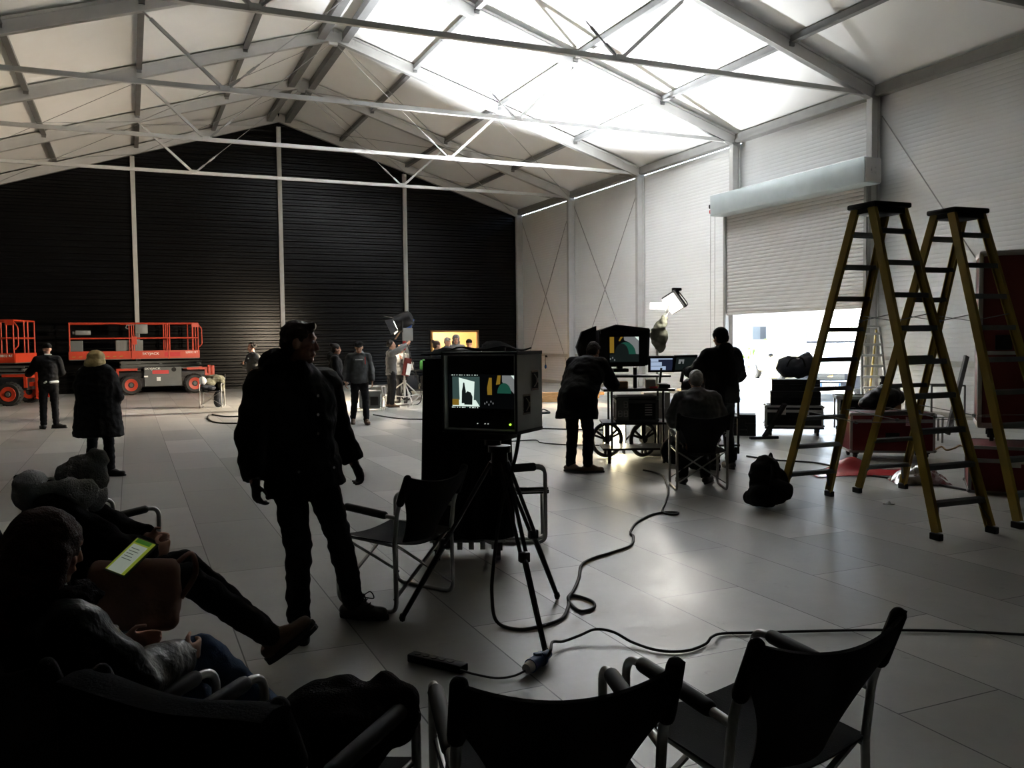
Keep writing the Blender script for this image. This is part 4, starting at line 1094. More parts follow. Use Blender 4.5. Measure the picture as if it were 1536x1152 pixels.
ht = MB(); ht.lathe([(.15, 0), (.155, .012), (.10, .02), (.095, .10), (.06, .125), (.01, .13)], (0, 0, 0), n=20); o = ht.build('black_hat', M['blackfab'], None, 50); o.location = V((dcx, dcy, 1.613))+CR*.22; tag(o, 'black brimmed hat lying on top of the draped cart', 'hat')
def heap(u, v): return ((u-.5)*.42, (v-.5)*.34, .015+.05*math.sin(PI*u)*math.sin(PI*v)*(1+.4*math.sin(u*8)))
o = MB().grid(heap, 16, 12, .01).build('black_cloth', M['blackdrape'], None, 50); o.location = V((dcx, dcy, 1.62))-CR*.10; o.rotation_euler = (0, 0, .3); tag(o, 'crumpled black cloth heaped on top of the draped cart', 'cloth')

# ================================================================ CABLES, PLUG AND POWER STRIP
def floor_cable(name, label, pts, r, m_, z=None):
    P_ = smoothline(pts, 8)
    o = MB().tube(P_, r, 8).build(name, m_, None, 60); tag(o, label, 'cable'); return o
g = lambda x, y, z=.012: gp(x, y, z)
floor_cable('power_cable', 'black cable looping under the monitor tripod and off to the carts', [
    atd(779, 650, 4.80), atd(772, 690, 4.9), atd(752, 760, 5.0), atd(740, 850, 5.12), atd(738, 895, 5.16), g(745, 932, .03), g(775, 944), g(808, 940), g(842, 928), g(852, 910, .02), g(853, 899), g(860, 893), g(888, 902), g(890, 912), g(872, 917), g(858, 908), g(852, 897, .03), g(860, 886), g(868, 868), g(872, 848), g(888, 838), g(920, 828), g(946, 818), g(950, 805), g(946, 798), g(955, 784), g(978, 772), g(1002, 768), g(1017, 769), g(1012, 771), g(994, 768), g(998, 754), g(1002, 740), g(1000, 726), g(994, 714), g(980, 708), g(965, 705)], .011, M['rubber'])
floor_cable('power_cable', 'thin black cable from the blue plug across the right-hand floor', [g(822, 984, .05), g(826, 976, .10), g(829, 963, .07), g(845, 962, .03), g(870, 953, .04), g(893, 944, .06), g(920, 948, .05), g(950, 964, .02), g(990, 976), g(1030, 976), g(1058, 966), g(1068, 955, .03), g(1085, 950), g(1130, 949), g(1240, 946), g(1340, 945), g(1440, 947), g(1536, 952), g(1640, 960), g(1900, 1000)], .008, M['rubber'])
floor_cable('power_cable', 'short dark lead between the power strip and the blue plug', [g(690, 1005, .03), g(715, 1012), g(745, 1017), g(770, 1014), g(788, 1006, .03)], .006, M['rubber'])
bp_ = thing('cable_connector', 'blue plug coupling lying on the floor by the tripod foot', 'plug', (0, 0, 0))
a_, b_ = g(790, 1003, .04), g(826, 978, .05)
d_ = b_-a_
c1 = MB(); c1.cyl(a_+d_*.15, a_+d_*.55, .038, .034, 14); c1.cyl(a_+d_*.55, a_+d_*.62, .040, .040, 14); c1.cyl(a_+d_*.62, a_+d_*.92, .030, .022, 14); c1.box(a_+d_*.45+V((0, 0, .035)), (.04, .03, .02), bev=.004)
c1.build('blue_shell', M['blue'], bp_, 40)
MB().cyl(a_-d_*.02, a_+d_*.17, .026, .034, 14).build('pale_collar', M['lightgrey'], bp_, 40)
ps = thing('power_strip', 'black power strip on the dark floor below the tripod', 'power strip', gp(656, 1000), face(*(gp(690, 1006)-gp(622, 990)).to_2d()))
MB().box((0, 0, .024), (.07, .36, .045), bev=.008).build('body', M['blackplas'], ps, 40)
for k in range(5): MB().cyl((0, -.13+k*.055, .046), (0, -.13+k*.055, .050), .019, n=14).build('socket', M['rubber'], ps, 40)
floor_cable('stage_cable', 'black cable loop on the floor below the jacket-heaped chair', [g(420, 626), g(380, 624), g(340, 625), g(317, 622), g(312, 628), g(325, 634), g(360, 635), g(420, 632), g(470, 634)], .02, M['rubber'])
floor_cable('stage_cable', 'dark cable stretched across the floor toward the lamp stand', [g(560, 622), g(600, 628), g(650, 630), g(760, 640), g(820, 643), g(905, 645)], .016, M['rubber'])
floor_cable('stage_cable', 'thin cable on the floor left of the bending person', [g(740, 664), g(800, 660), g(812, 664), g(850, 667), g(912, 668)], .010, M['rubber'])
floor_cable('stage_cable', 'dark cable running to the right beneath the ladders', [g(1120, 684), g(1165, 690), g(1230, 695), g(1300, 712), g(1380, 722), g(1450, 735)], .012, M['rubber'])
floor_cable('stage_cable', 'orange brown cable coil on the floor behind the low red case', [g(1400, 676), g(1412, 670, .03), g(1420, 675), g(1432, 672, .03), g(1440, 668), g(1452, 673)], .014, M['tan'])

# ================================================================ CARTS AND SCREENS IN THE MIDDLE
ca = thing('monitor_cart', 'black spoke-wheeled equipment cart under the hooded monitor', 'cart', (6.62, 10.72, 0), face(.42, .91))
def Cb(mb, c_, s_, **k): mb.box(c_, s_, **k)
m_ = MB(); m_.box((0, 0, .20), (.98, .60, .03)); m_.build('bottom_shelf', M['blackmet'], ca)
m_ = MB(); m_.box((0, 0, .56), (.98, .60, .03)); m_.build('middle_shelf', M['blackmet'], ca)
m_ = MB(); m_.box((.02, 0, 1.03), (1.0, .62, .035), bev=.008); m_.build('upper_shelf', M['blackmet'], ca)
m_ = MB(); m_.box((.08, 0, 1.22), (.80, .42, .03), bev=.008); m_.build('top_shelf', M['blackmet'], ca)
for a in (-1, 1):
    for b in (-1, 1): MB().cyl((a*.36, b*.26, .2), (a*.36, b*.26, 1.03), .016, n=8).build('upright', M['blackmet'], ca, 40)
MB().cyl((.0, 0, 1.03), (.0, 0, 1.34), .03, n=10).build('mast', M['blackmet'], ca, 40)
def spoked(c_, R_, parent, w=.05):
    t_ = MB()
    t_.tube([V(c_)+V((0, R_*math.cos(2*PI*k/28), R_*math.sin(2*PI*k/28))) for k in range(28)], .028, 8, True)
    wh = t_.build('spoked_wheel', M['rubber'], parent, 60)
    s_ = MB()
    for k in range(5):
        a = 2*PI*k/5+.3; s_.beam(V(c_), V(c_)+V((0, R_*.97*math.cos(a), R_*.97*math.sin(a))), .03, .045, (1, 0, 0))
    s_.cyl(V(c_)-V((.04, 0, 0)), V(c_)+V((.04, 0, 0)), .05, n=14)
    s_.build('spokes', M['blackplas'], wh)
    wh.rotation_euler = (0, 0, 0)
for x in (-.56, .10):
    pass
# two big wheels, turned a little so that their spokes face the viewer
for (x, y) in ((-.38, .32), (.16, .34)):
    p = thing('wheel_fork', None, None, (x, y, .27), 0); p.parent = ca
    MB().box((0, 0, .12), (.06, .06, .2)).build('fork', M['blackmet'], p)
    R_ = .235
    ax = V((.35, -.94, 0)).normalized() if x < 0 else V((.55, -.83, 0)).normalized()
    sx_, sy_ = V((ax.y, -ax.x, 0)), V((0, 0, 1))
    t_ = MB(); t_.tube([sx_*(R_*math.cos(2*PI*k/28))+sy_*(R_*math.sin(2*PI*k/28)) for k in range(28)], .03, 8, True)
    for k in range(3):
        a = 2*PI*k/3+.5
        for o_ in (-.16, .16): t_.beam((0, 0, 0), sx_*(R_*math.cos(a+o_))+sy_*(R_*math.sin(a+o_)), .03, .03, ax)
    t_.cyl(-ax*.04, ax*.04, .05, n=14)
    t_.build('spoked_wheel', M['rubber'], p, 50)
for x in (-.40, .36):
    w_ = MB(); w_.cyl((x-.02, -.30, .065), (x+.02, -.30, .065), .065, n=14); w_.box((x, -.28, .14), (.06, .05, .10)); w_.build('caster', M['rubber'], ca)
rk = case('rack_case', 'dark rack case with pale printed side on the spoke-wheeled cart', 'case', (6.62, 10.72), face(.42, .91), (.58, .44, .36), M['blackplas'], M['darkgrey'], .8, .577, 0, False, False)
q = MB(); q.box((-.20, -.228, .18), (.16, .006, .32)); q.build('printed_panel', M['grey'], rk)
q = MB()
for (x, z) in ((-.24, .12), (-.16, .12), (-.16, .25)):
    q.tube(fillet([(x-.025, -.234, z-.04), (x+.025, -.234, z-.04), (x+.025, -.234, z+.04), (x-.025, -.234, z+.04)], .01, 2), .005, 6, True); q.beam((x-.02, -.234, z), (x+.015, -.234, z), .004, .012)
q.build('printed_mark', M['lightgrey'], rk)
q = MB()
for k in range(5): q.box((.16, -.228, .10+k*.035), (.10, .006, .012))
q.build('vent_label', M['lightgrey'], rk)
# objects on the upper shelf
for nm, lab, cat, x, y, z, s_, m2 in (('tan_pouch', 'tan pouch on the lit cart shelf beside the bending person', 'pouch', -.22, -.1, 1.0495, (.2, .16, .10), 'tan'), ('silver_box', 'pale folded card on the cart shelf below the hooded monitor', 'card', .2, -.12, 1.0495, (.14, .1, .12), 'white'), ('tool_tray', 'black tray of small tools on the right of the cart shelf', 'tray', .40, 0, 1.0495, (.16, .3, .05), 'blackplas'), ('red_pen_case', 'red pen case on the cart shelf', 'pen case', .23, -.24, 1.0495, (.12, .04, .03), 'red')):
    o = MB().box((0, 0, s_[2]/2), s_, bev=.01).build(nm, M[m2]); R_ = Matrix.Rotation(face(.42, .91), 3, 'Z'); o.location = V((6.62, 10.72, 0))+R_ @ V((x, y, z)); o.rotation_euler = (0, 0, face(.42, .91)); tag(o, lab, cat)
# hooded monitor
hm = thing('hooded_monitor', 'monitor under a black sun hood, green dome on its screen', 'monitor', (6.43, 10.94, 1.24), face(.42, .91)+.12)
m_ = MB(); m_.box((.06, 0, .36), (.62, .08, .46), bev=.01); m_.box((.06, 0, .06), (.22, .2, .05), bev=.01); m_.box((.06, .02, .12), (.08, .06, .1)); m_.build('body', M['blackplas'], hm)
hd2 = MB()
hd2.prism([(-.28, -.28, .62), (-.06, -.30, .70), (.42, -.30, .64), (.40, .06, .62), (-.28, .06, .62)], (0, 0, .015))
hd2.prism([(-.28, -.26, .12), (-.28, .05, .12), (-.28, .05, .62), (-.28, -.28, .62)], (-.012, 0, 0))
hd2.prism([(.40, -.28, .14), (.38, .05, .12), (.38, .05, .62), (.42, -.30, .64)], (.012, 0, 0))
hd2.prism([(-.28, .0, .70), (-.50, -.05, .62), (-.58, -.05, .40), (-.50, -.04, .16), (-.28, 0, .12)], (0, .10, 0))
hd2.box((.33, -.29, .38), (.12, .012, .5)); hd2.box((-.215, -.29, .38), (.13, .012, .5)); hd2.box((.06, -.29, .585), (.60, .012, .09)); hd2.box((.06, -.29, .145), (.60, .012, .05))
hd2.build('sun_hood', M['blackfab'], hm)
s = MB(); w, h = .46, .38; y0 = -.285
flat(s, 0, rect(0, 0, 1, 1), y0, w, h)
flat(s, 3, rect(0, .35, .16, .98), y0-.002, w, h); flat(s, 3, [(.34, .78), (.46, .98), (.38, .98), (.30, .8)], y0-.002, w, h)
flat(s, 6, [(.46, .98), (1, .98), (1, .2), (.80, .35), (.66, .72), (.48, .82)], y0-.002, w, h); flat(s, 1, [(.78, .98), (1, .98), (1, .72)], y0-.003, w, h)
flat(s, 4, disc(.52, .30, .32, .45, 0, PI), y0-.004, w, h); flat(s, 5, disc(.40, .30, .22, .40, 0, PI), y0-.005, w, h)
flat(s, 5, rect(.0, .02, .98, .30), y0-.003, w, h)
for a, b in ((.03, .1), (.10, .14), (.16, .06)): flat(s, 6, rect(a, b, a+.03, b+.06), y0-.006, w, h)
o = s.build('screen', SC, hm, fixn=False); o.location = (.07, 0, .37)
# tablet screens
def tablet(label, loc, rz, tilt, kind):
    t_ = thing('tilted_screen', label, 'screen', loc, rz)
    R_ = Matrix.Rotation(-tilt, 3, 'X')
    MB().box((0, 0, 0), (.36, .025, .24), R_, .006).build('body', M['blackplas'], t_)
    s = MB(); w, h = .30, .18; y0 = -.014
    if kind == 0:
        flat(s, 1, rect(0, 0, 1, 1), y0, w, h); flat(s, 0, rect(.02, .05, .36, .98), y0-.001, w, h); flat(s, 0, rect(.02, .05, .52, .70), y0-.001, w, h); flat(s, 0, rect(.02, .05, .70, .36), y0-.001, w, h)
        flat(s, 0, rect(.0, .9, 1, .99), y0-.0015, w, h)
        for z in (.36, .70): flat(s, 1, rect(.02, z-.01, .7, z+.02), y0-.002, w, h)
        ms = [M['s_blue'], M['s_navy']]
    else:
        flat(s, 1, rect(0, 0, 1, 1), y0, w, h); flat(s, 0, rect(.14, .5, .42, .85), y0-.001, w, h); flat(s, 1, disc(.3, .5, .05, .2), y0-.002, w, h)
        ms = [M['s_grey'], M['s_dark']]
    o = s.build('display', ms, t_, fixn=False); o.data.transform(R_.to_4x4())
    MB().beam((0, .02, -.05), (-.02, .06, -.26), .04, .03).build('arm', M['blackmet'], t_)
    return t_
tablet('tilted screen showing pale blue blocks beside the hooded monitor', atd(992, 546, 12.0), face(.42, .91)-.1, -.35, 0)
tablet('dark tilted screen left of the standing operator', atd(1027, 545, 12.0), face(.42, .91)+.35, -.3, 1)
cb_ = thing('operator_cart', 'dark equipment cart with hanging cables in front of the standing operator', 'cart', (7.66, 10.42, 0), face(.42, .91))
for z, s_ in ((.22, (.8, .55)), (.62, (.8, .55)), (1.0, (.8, .55))):
    MB().box((0, 0, z), (s_[0], s_[1], .03)).build('shelf', M['blackmet'], cb_)
for a in (-1, 1):
    for b in (-1, 1):
        MB().box((a*.38, b*.25, .56), (.03, .03, .92)).build('upright', M['blackmet'], cb_); w_ = MB(); w_.cyl((a*.34-.02, b*.22, .065), (a*.34+.02, b*.22, .065), .065, n=14); w_.box((a*.34, b*.22, .14), (.06, .05, .10)); w_.build('caster', M['rubber'], cb_)
b = MB()
for k in range(12):
    x = -.42+k*.03; b.tube(smoothline([(x, -.29, 1.16-.02*(k % 3)), (x-.02, -.36, .9), (x+.03*(k % 4)-.03, -.34, .55+.04*(k % 5)), (x+.05, -.30, .32+.03*(k % 3))], 5), .010, 6)
b.build('hanging_cables', M['rubber'], cb_, 60)
MB().ell((-.28, -.28, 1.06), (.16, .12, .14)).build('cable_bundle', M['rubber'], cb_, 60)
e_ = case('recorder_box', 'grey recorder with red light on the operator cart', 'recorder', (7.73, 10.36), face(.42, .91), (.46, .4, .20), M['darkgrey'], None, .9, 1.017, 0, False, False)
MB().box((.20, -.2, .12), (.03, .012, .03)).build('red_light', M['s_red'], e_)
case('equipment_case', 'grey box on the middle shelf of the operator cart', 'box', (7.68, 10.42), face(.42, .91), (.5, .4, .26), M['darkgrey'], None, .9, .637, 0, False, False)
# white rack cabinet between the carts, small bags on the floor
case('rack_cabinet', 'tall pale rack cabinet standing between the two carts', 'cabinet', (7.27, 11.2), face(.42, .91), (.4, .36, .95), M['lightgrey'], None, .75, 0, 0, False, False)
for (x, y, s_, lab) in ((1000, 684, .20, 'round black bag on the floor right of the spoke-wheeled cart, farther of two'), (1000, 686, .17, '')):
    break
floorbag('equipment_bag', 'round black bag on the floor right of the spoke-wheeled cart', 'bag', M['blackfab'], [((0, 0, .18), (.2, .16, .19)), ((.04, 0, .3), (.14, .12, .10))], loc=gp(1010, 697), wr=.012)
floorbag('equipment_bag', 'egg-shaped black bag on the floor behind the occupied chair', 'bag', M['blackfab'], [((0, 0, .19), (.19, .17, .2))], loc=gp(1046, 706), wr=.010)
# ================================================================ PEOPLE
J0 = dict(pel=(0, 0, .94), sp=(0, 0, 1.10), chest=(0, 0, 1.28), neck=(0, -.015, 1.47), head=(0, .02, 1.625),
          shR=(.18, -.01, 1.41), elR=(.245, -.03, 1.13), wrR=(.26, .06, .89), shL=(-.18, -.01, 1.41), elL=(-.245, -.03, 1.13), wrL=(-.26, .06, .89),
          hipR=(.09, 0, .91), knR=(.105, .02, .50), anR=(.115, -.03, .095), hipL=(-.09, 0, .91), knL=(-.105, .02, .50), anL=(-.115, -.03, .095),
          hf=(0, 1, 0), hu=(0, 0, 1), toR=(.15, 1, 0), toL=(-.15, 1, 0), hdR=None, hdL=None)
def person(label, loc, rz, H=1.75, J=None, jacket='parka', trousers='jeans', boots='boot', skin='skin', hair='short', haircol='hair_dark',
           hem=.12, infl=.035, sleeve=.028, hood=0, vox=.016, curl=35, hem_r=1.0, coll=True, bulk=1.0, glove=None, hairlen=.25, hemup=None):
    k = H/1.75
    j = dict(J0)
    if J: j.update(J)
    P = {n: (V(v)*k if n not in ('hf', 'hu', 'toR', 'toL', 'hdR', 'hdL') else (V(v).normalized() if v is not None else None)) for n, v in j.items()}
    root = thing('person', label, 'person', loc, rz)
    S = (P['shR']-P['shL']).normalized(); HS = (P['hipR']-P['hipL']).normalized()
    hf, hu = P['hf'], P['hu']; hs = hf.cross(hu).normalized(); hu = hs.cross(hf).normalized()
    c = P['head']
    RH = Matrix((hs, hf, hu)).transposed()
    def hp(x, y, z): return c+(hs*x+hf*y+hu*z)*k
    fine = vox < .012
    b = MB()
    b.cap(P['pel']-(P['sp']-P['pel']).normalized()*.04*k, P['sp'], .155*k*bulk, .145*k*bulk, HS, .72); b.cap(P['sp'], P['chest'], .145*k*bulk, .165*k*bulk, S, .68); b.cap(P['chest'], P['chest'].lerp(P['neck'], .7), .165*k*bulk, .11*k, S, .66)
    b.cap(P['shR'], P['shL'], .062*k, .062*k); b.cap(P['neck']-(c-P['neck'])*.35, c-hu*.05*k, .062*k, .055*k)
    for s in 'RL':
        b.cap(P['sh'+s], P['el'+s], .052*k, .042*k); b.cap(P['el'+s], P['wr'+s], .042*k, .029*k)
        b.cap(P['hip'+s], P['kn'+s], .085*k, .058*k); b.cap(P['kn'+s], P['an'+s], .058*k, .038*k)
        t = P['to'+s]; b.cap(P['an'+s]-V((0, 0, .04*k))-t*.03*k, P['an'+s]+t*.15*k-V((0, 0, .055*k)), .027*k, .022*k)
    # head
    b.ell(hp(0, -.005, .03), (.074*k, .093*k, .087*k), RH, 16); b.ell(hp(0, .022, -.03), (.062*k, .068*k, .092*k), RH, 16); b.ell(hp(0, .058, -.088), (.033*k, .03*k, .026*k), RH)
    b.cap(hp(0, .088, .012), hp(0, .104, -.026), .008*k, .013*k); b.cap(hp(-.04, .078, .034), hp(.04, .078, .034), .014*k, .014*k); b.cap(hp(-.02, .086, -.058), hp(.02, .086, -.058), .010*k, .010*k)
    b.cap(hp(-.042, .066, -.022), hp(-.03, .07, -.03), .018*k, .018*k); b.cap(hp(.042, .066, -.022), hp(.03, .07, -.03), .018*k, .018*k)
    for s in (-1, 1): b.ell(hp(s*.076, -.008, -.008), (.012*k, .022*k, .033*k), RH, 10)
    # hands
    fr = max(.0092*k, vox*.75); gls = []; body_ = b
    for s, sg in (('R', 1), ('L', -1)):
        w = P['wr'+s]; d = P['hd'+s] if P['hd'+s] is not None else (w-P['el'+s]).normalized()
        n = -V((sg, 0, 0)); n = (n-d*n.dot(d)); n = n.normalized() if n.length > .05 else basis(d)[0]
        t = d.cross(n)*sg; 
        if t.dot(V((0, 1, 0))) < 0 and abs(d.z) > .5: t = -t
        if glove: gls.append(MB())
        b = gls[-1] if glove else body_; gr_ = 1.18 if glove else 1.0
        if glove: body_.cap(w, w+d*.07*k, .028*k, .03*k, t, .4); b.cap(w-d*.05*k, w+d*.01*k, .037*k, .033*k, t, .8)
        b.cap(w, w+d*.07*k, .03*k*gr_, .036*k*gr_, t, .45)
        for i, L in enumerate((.068, .078, .072, .056)):
            p = w+d*.085*k+t*(.027-.018*i)*k; a = 0
            for q in range(3):
                a += math.radians(curl*(.7+.12*i)); dd = d*math.cos(a)+n*math.sin(a); ln = L*(.45, .3, .25)[q]*k
                b.cap(p, p+dd*ln, fr*gr_*(1-.08*q), fr*gr_*(.95-.08*q), n=8); p = p+dd*ln
        p = w+d*.025*k+t*.028*k; d1 = (t*.65+d*.65+n*.35).normalized(); d2 = (d*.9+n*.45+t*.1).normalized()
        b.cap(p, p+d1*.042*k, fr*1.2, fr*1.1, n=8); b.cap(p+d1*.042*k, p+d1*.042*k+d2*.034*k, fr*1.1, fr*.9, n=8)
    b = body_
    for g_ in gls: g_.remesh('glove', M[glove], root, vox*.72, 2)
    b.remesh('body', M[skin], root, vox*.72 if fine else vox*.8, 2)
    if fine:
        for s in (-1, 1): MB().ell(hp(s*.032, .079, .012), (.012*k, .010*k, .010*k), RH, 10).build('eye', M['eye'], root, 60)
    # trousers
    b = MB()
    b.cap(P['pel']+(P['sp']-P['pel']).normalized()*.06*k, P['hipR'].lerp(P['hipL'], .5)-V((0, 0, .03*k)), .165*k*bulk, .16*k*bulk, HS, .75)
    for s in 'RL':
        kn, an = P['kn'+s], P['an'+s]
        b.cap(P['hip'+s], kn, .102*k, .076*k); end = an.lerp(kn, .02)
        b.cap(kn, end, .074*k, .064*k, None, 1.0, True); md = kn.lerp(an, .8); b.ell(md, .068*k)
    b.remesh('trousers', M[trousers], root, vox, 3, .010*k, 13/k)
    # jacket
    b = MB(); up = (P['sp']-P['pel']).normalized(); hb = P['pel']-(V(hemup) if hemup else up)*(hem-.02)*k
    if not hemup: b.cap(hb, P['sp'], (.165+infl)*k*bulk*hem_r, (.150+infl)*k*bulk, HS, .78, False, 20)
    b.cap(P['sp']-up*.03*k, P['chest'], (.152+infl)*k*bulk, (.168+infl)*k*bulk, S, .76, True, 20)
    b.cap(P['chest'], P['chest'].lerp(P['neck'], .72), (.168+infl)*k*bulk, (.115+infl*.6)*k, S, .72, True, 20); b.cap(P['shR'], P['shL'], (.066+infl*.7)*k, (.066+infl*.7)*k)
    if hemup: b.cap(hb, P['pel'], (.165+infl)*k*bulk*hem_r, (.16+infl)*k*bulk, HS, .80, False, 20); b.cap(P['pel'], P['sp'], (.16+infl)*k*bulk, (.15+infl)*k*bulk, HS, .80, True, 20)
    for s in 'RL':
        we = P['wr'+s].lerp(P['el'+s], .04)
        b.cap(P['sh'+s], P['el'+s], (.06+sleeve)*k, (.052+sleeve)*k); b.cap(P['el'+s], we, (.052+sleeve)*k, (.040+sleeve*.7)*k, None, 1, False)
        b.ell(P['el'+s], (.054+sleeve)*k)
    if coll: b.cap(P['neck']-(c-P['neck'])*.2, P['neck']+(c-P['neck'])*.32, .088*k, .080*k, hs, .9, False)
    if hood: 
        bk = (P['neck']-hf*.085*k*hood+V((0, 0, .0))); b.ell(bk-hu*.0*k, (.125*k*hood, .075*k*hood, .10*k*hood), RH, 14); b.cap(P['neck']+hs*.085*k+hf*.03*k, P['neck']-hs*.085*k+hf*.03*k, .05*k*hood, .05*k*hood)
    jk = b.remesh('jacket', M[jacket], root, vox, 3, .013*k, 9/k)
    # boots
    for s in 'RL':
        b = MB(); an, t = P['an'+s], P['to'+s]; sh = (P['kn'+s]-an).normalized()
        fup = t.cross(sh.cross(t)).normalized() if abs(t.dot(sh)) < .99 else V((0, 0, 1))
        fup = (sh-t*sh.dot(t)).normalized()
        heel = an-fup*.05*k-t*.045*k; toe = an-fup*.058*k+t*.165*k
        b.cap(heel, toe, .048*k, .042*k, sh.cross(t), .85); b.cap(an-fup*.01*k, toe-t*.03*k, .048*k, .030*k); b.cap(an-fup*.02*k, an+sh*.10*k, .052*k, .055*k, None, 1, False)
        bt = b.remesh('boot', M[boots], root, vox*.8, 3)
        so = MB(); lat = sh.cross(t).normalized(); out = []
        for q in range(16):
            a = 2*PI*q/16; r = V((math.cos(a), math.sin(a), 0)); xx = r.x*.05*k*(1 if r.y > -.2 else .86); yy = r.y*.155*k+.058*k
            out.append(an+lat*xx+t*yy-fup*.098*k)
        so.prism(out, fup*.024*k); so.build('sole', M['rubber'], bt)
    # hair / headgear
    b = MB(); nm, mm = 'hair', haircol
    if hair == 'short':
        b.ell(hp(0, -.014, .045), (.083*k, .096*k, .086*k), RH, 16); b.ell(hp(0, -.045, .0), (.079*k, .062*k, .085*k), RH, 16); b.cap(hp(-.04, .062, .098), hp(.04, .066, .098), .024*k, .026*k)
    elif hair == 'cap':
        nm = 'cap'; b.ell(hp(0, -.006, .055), (.088*k, .104*k, .078*k), RH, 16); b.cap(hp(-.03, .10, .045), hp(.03, .10, .045), .05*k, .05*k, hs, .25)
    elif hair == 'beanie':
        nm = 'beanie'; b.ell(hp(0, -.01, .045), (.093*k, .112*k, .105*k), RH, 18); b.ell(hp(0, -.02, .0), (.094*k, .105*k, .075*k), RH, 16); b.ell(hp(0, -.04, .145), (.05*k, .055*k, .045*k), RH, 12)
    elif hair == 'beanie2':
        nm = 'knit_cap'; b.ell(hp(0, -.01, .04), (.090*k, .106*k, .096*k), RH, 18); b.ell(hp(0, -.03, -.01), (.086*k, .085*k, .08*k), RH, 16)
    elif hair == 'bob':
        b.ell(hp(0, -.02, .035), (.125*k, .12*k, .108*k), RH, 18); b.ell(hp(0, -.05, -.06), (.15*k, .12*k, .11*k), RH, 18); b.cap(hp(-.10, -.0, -.02), hp(-.10, .0, -.12), .045*k, .04*k); b.cap(hp(.10, .0, -.02), hp(.10, .0, -.12), .045*k, .04*k)
    elif hair == 'long':
        b.ell(hp(0, -.02, .03), (.112*k, .118*k, .108*k), RH, 18); b.cap(hp(0, -.06, 0), hp(0, -.10, -hairlen), .115*k, .10*k, hs, .75); b.cap(hp(-.09, .0, .0), hp(-.10, -.02, -hairlen), .05*k, .055*k); b.cap(hp(.09, .0, .0), hp(.10, -.02, -hairlen), .05*k, .055*k)
        b.cap(hp(-.06, -.09, -.1), hp(-.08, -.09, -hairlen-.06), .06*k, .04*k); b.cap(hp(.06, -.09, -.1), hp(.08, -.09, -hairlen-.05), .06*k, .04*k)
    elif hair == 'bun':
        b.ell(hp(0, -.014, .04), (.084*k, .10*k, .09*k), RH, 16); b.ell(hp(0, -.05, -.01), (.076*k, .06*k, .08*k), RH); b.ell(hp(0, -.10, .10), .045*k, None, 12)
    elif hair == 'hood':
        nm = 'hood'; b.ell(hp(0, -.03, .03), (.108*k, .115*k, .118*k), RH, 18); b.ell(hp(0, -.05, -.09), (.12*k, .10*k, .10*k), RH, 16); mm = jacket
    elif hair == 'curly':
        for q in range(26):
            a = q*2.4; z = 1-2*(q+.5)/26
            if z < -.35: continue
            r = math.sqrt(1-z*z); x, y = r*math.cos(a), r*math.sin(a)
            if y > .55 and z < .55: continue
            b.ell(hp(x*.082, y*.092-.02, z*.088+.045), .034*k, None, 8)
        b.ell(hp(0, -.03, .04), (.08*k, .085*k, .085*k), RH, 14)
    hr = b.remesh(nm, M[mm], root, vox*.8, 2, .006*k, 26)
    return root

def lean(j, names, ang, pivot=(0, 0, .95), axis='X'):    # bend a set of joints about a pivot
    Rm_ = Matrix.Rotation(ang, 3, axis); p = V(pivot)
    for n in names: j[n] = tuple(p+Rm_ @ (V(j[n])-p))
    return j
UP = ['sp', 'chest', 'neck', 'head', 'shR', 'shL', 'elR', 'elL', 'wrR', 'wrL']
def img(x, y): d = CR*x+V((CF.x, CF.y, 0)).normalized()*y; return (d.x, d.y)     # x right, y away as the viewer sees it

# --- the standing man in the parka (front, dark)
f1 = img(.62, -.62)
def locdir(f, x, y):       # a direction given as (right, away) from the viewer, turned into the frame of someone facing f
    a = face(*f); d = V((*img(x, y), 0)); return tuple(Matrix.Rotation(-a, 3, 'Z') @ d)
j = dict(J0)
j.update(shR=(.20, -.02, 1.385), shL=(-.20, -.02, 1.385), elR=(.265, -.05, 1.11), wrR=(.28, .02, .87), elL=(-.29, -.05, 1.14), wrL=(-.36, .03, .91),
         hipR=(.10, 0, .91), knR=(.14, .03, .50), anR=(.18, -.02, .095), knL=(-.13, .03, .50), anL=(-.19, -.02, .095), head=(.0, .04, 1.625), neck=(0, .0, 1.47))
s1 = V(locdir(f1, -.15, 0))
for n_ in UP+['pel', 'hipR', 'hipL']: j[n_] = tuple(V(j[n_])+s1*(1.0 if n_ in UP else .85))
for n_ in ('knR', 'knL'): j[n_] = tuple(V(j[n_])+s1*.35)
j['hf'] = tuple(V(locdir(f1, .97, .12))+V((0, 0, -.08))); j['toL'] = locdir(f1, .95, -.2); j['toR'] = locdir(f1, .35, -.85)
pm = gp(492, 941)
p1 = person('man in black parka standing in the middle foreground, face turned to the right', (pm.x, pm.y, .004), face(*f1), 1.87, j, 'parka', 'jeans', 'boot', hair='short', haircol='hair_brown', hem=.17, infl=.056, sleeve=.036, hood=1.3, vox=.0105, curl=42, hem_r=1.02, bulk=1.06, glove='boot')
k_ = 1.86/1.75
for q in range(6): MB().cyl((s1.x*k_-.02, s1.y*k_+.180-.004*q, (1.34-q*.105)*k_), (s1.x*k_-.02, s1.y*k_+.205-.004*q, (1.34-q*.105)*k_), .009, n=10).build('snap_button', M['chrome'], p1)
for s in (-1, 1): MB().cyl((s1.x*k_+s*.12, s1.y*k_+.15, .93*k_), (s1.x*k_+s*.12, s1.y*k_+.205, .93*k_), .009, n=10).build('snap_button', M['chrome'], p1)
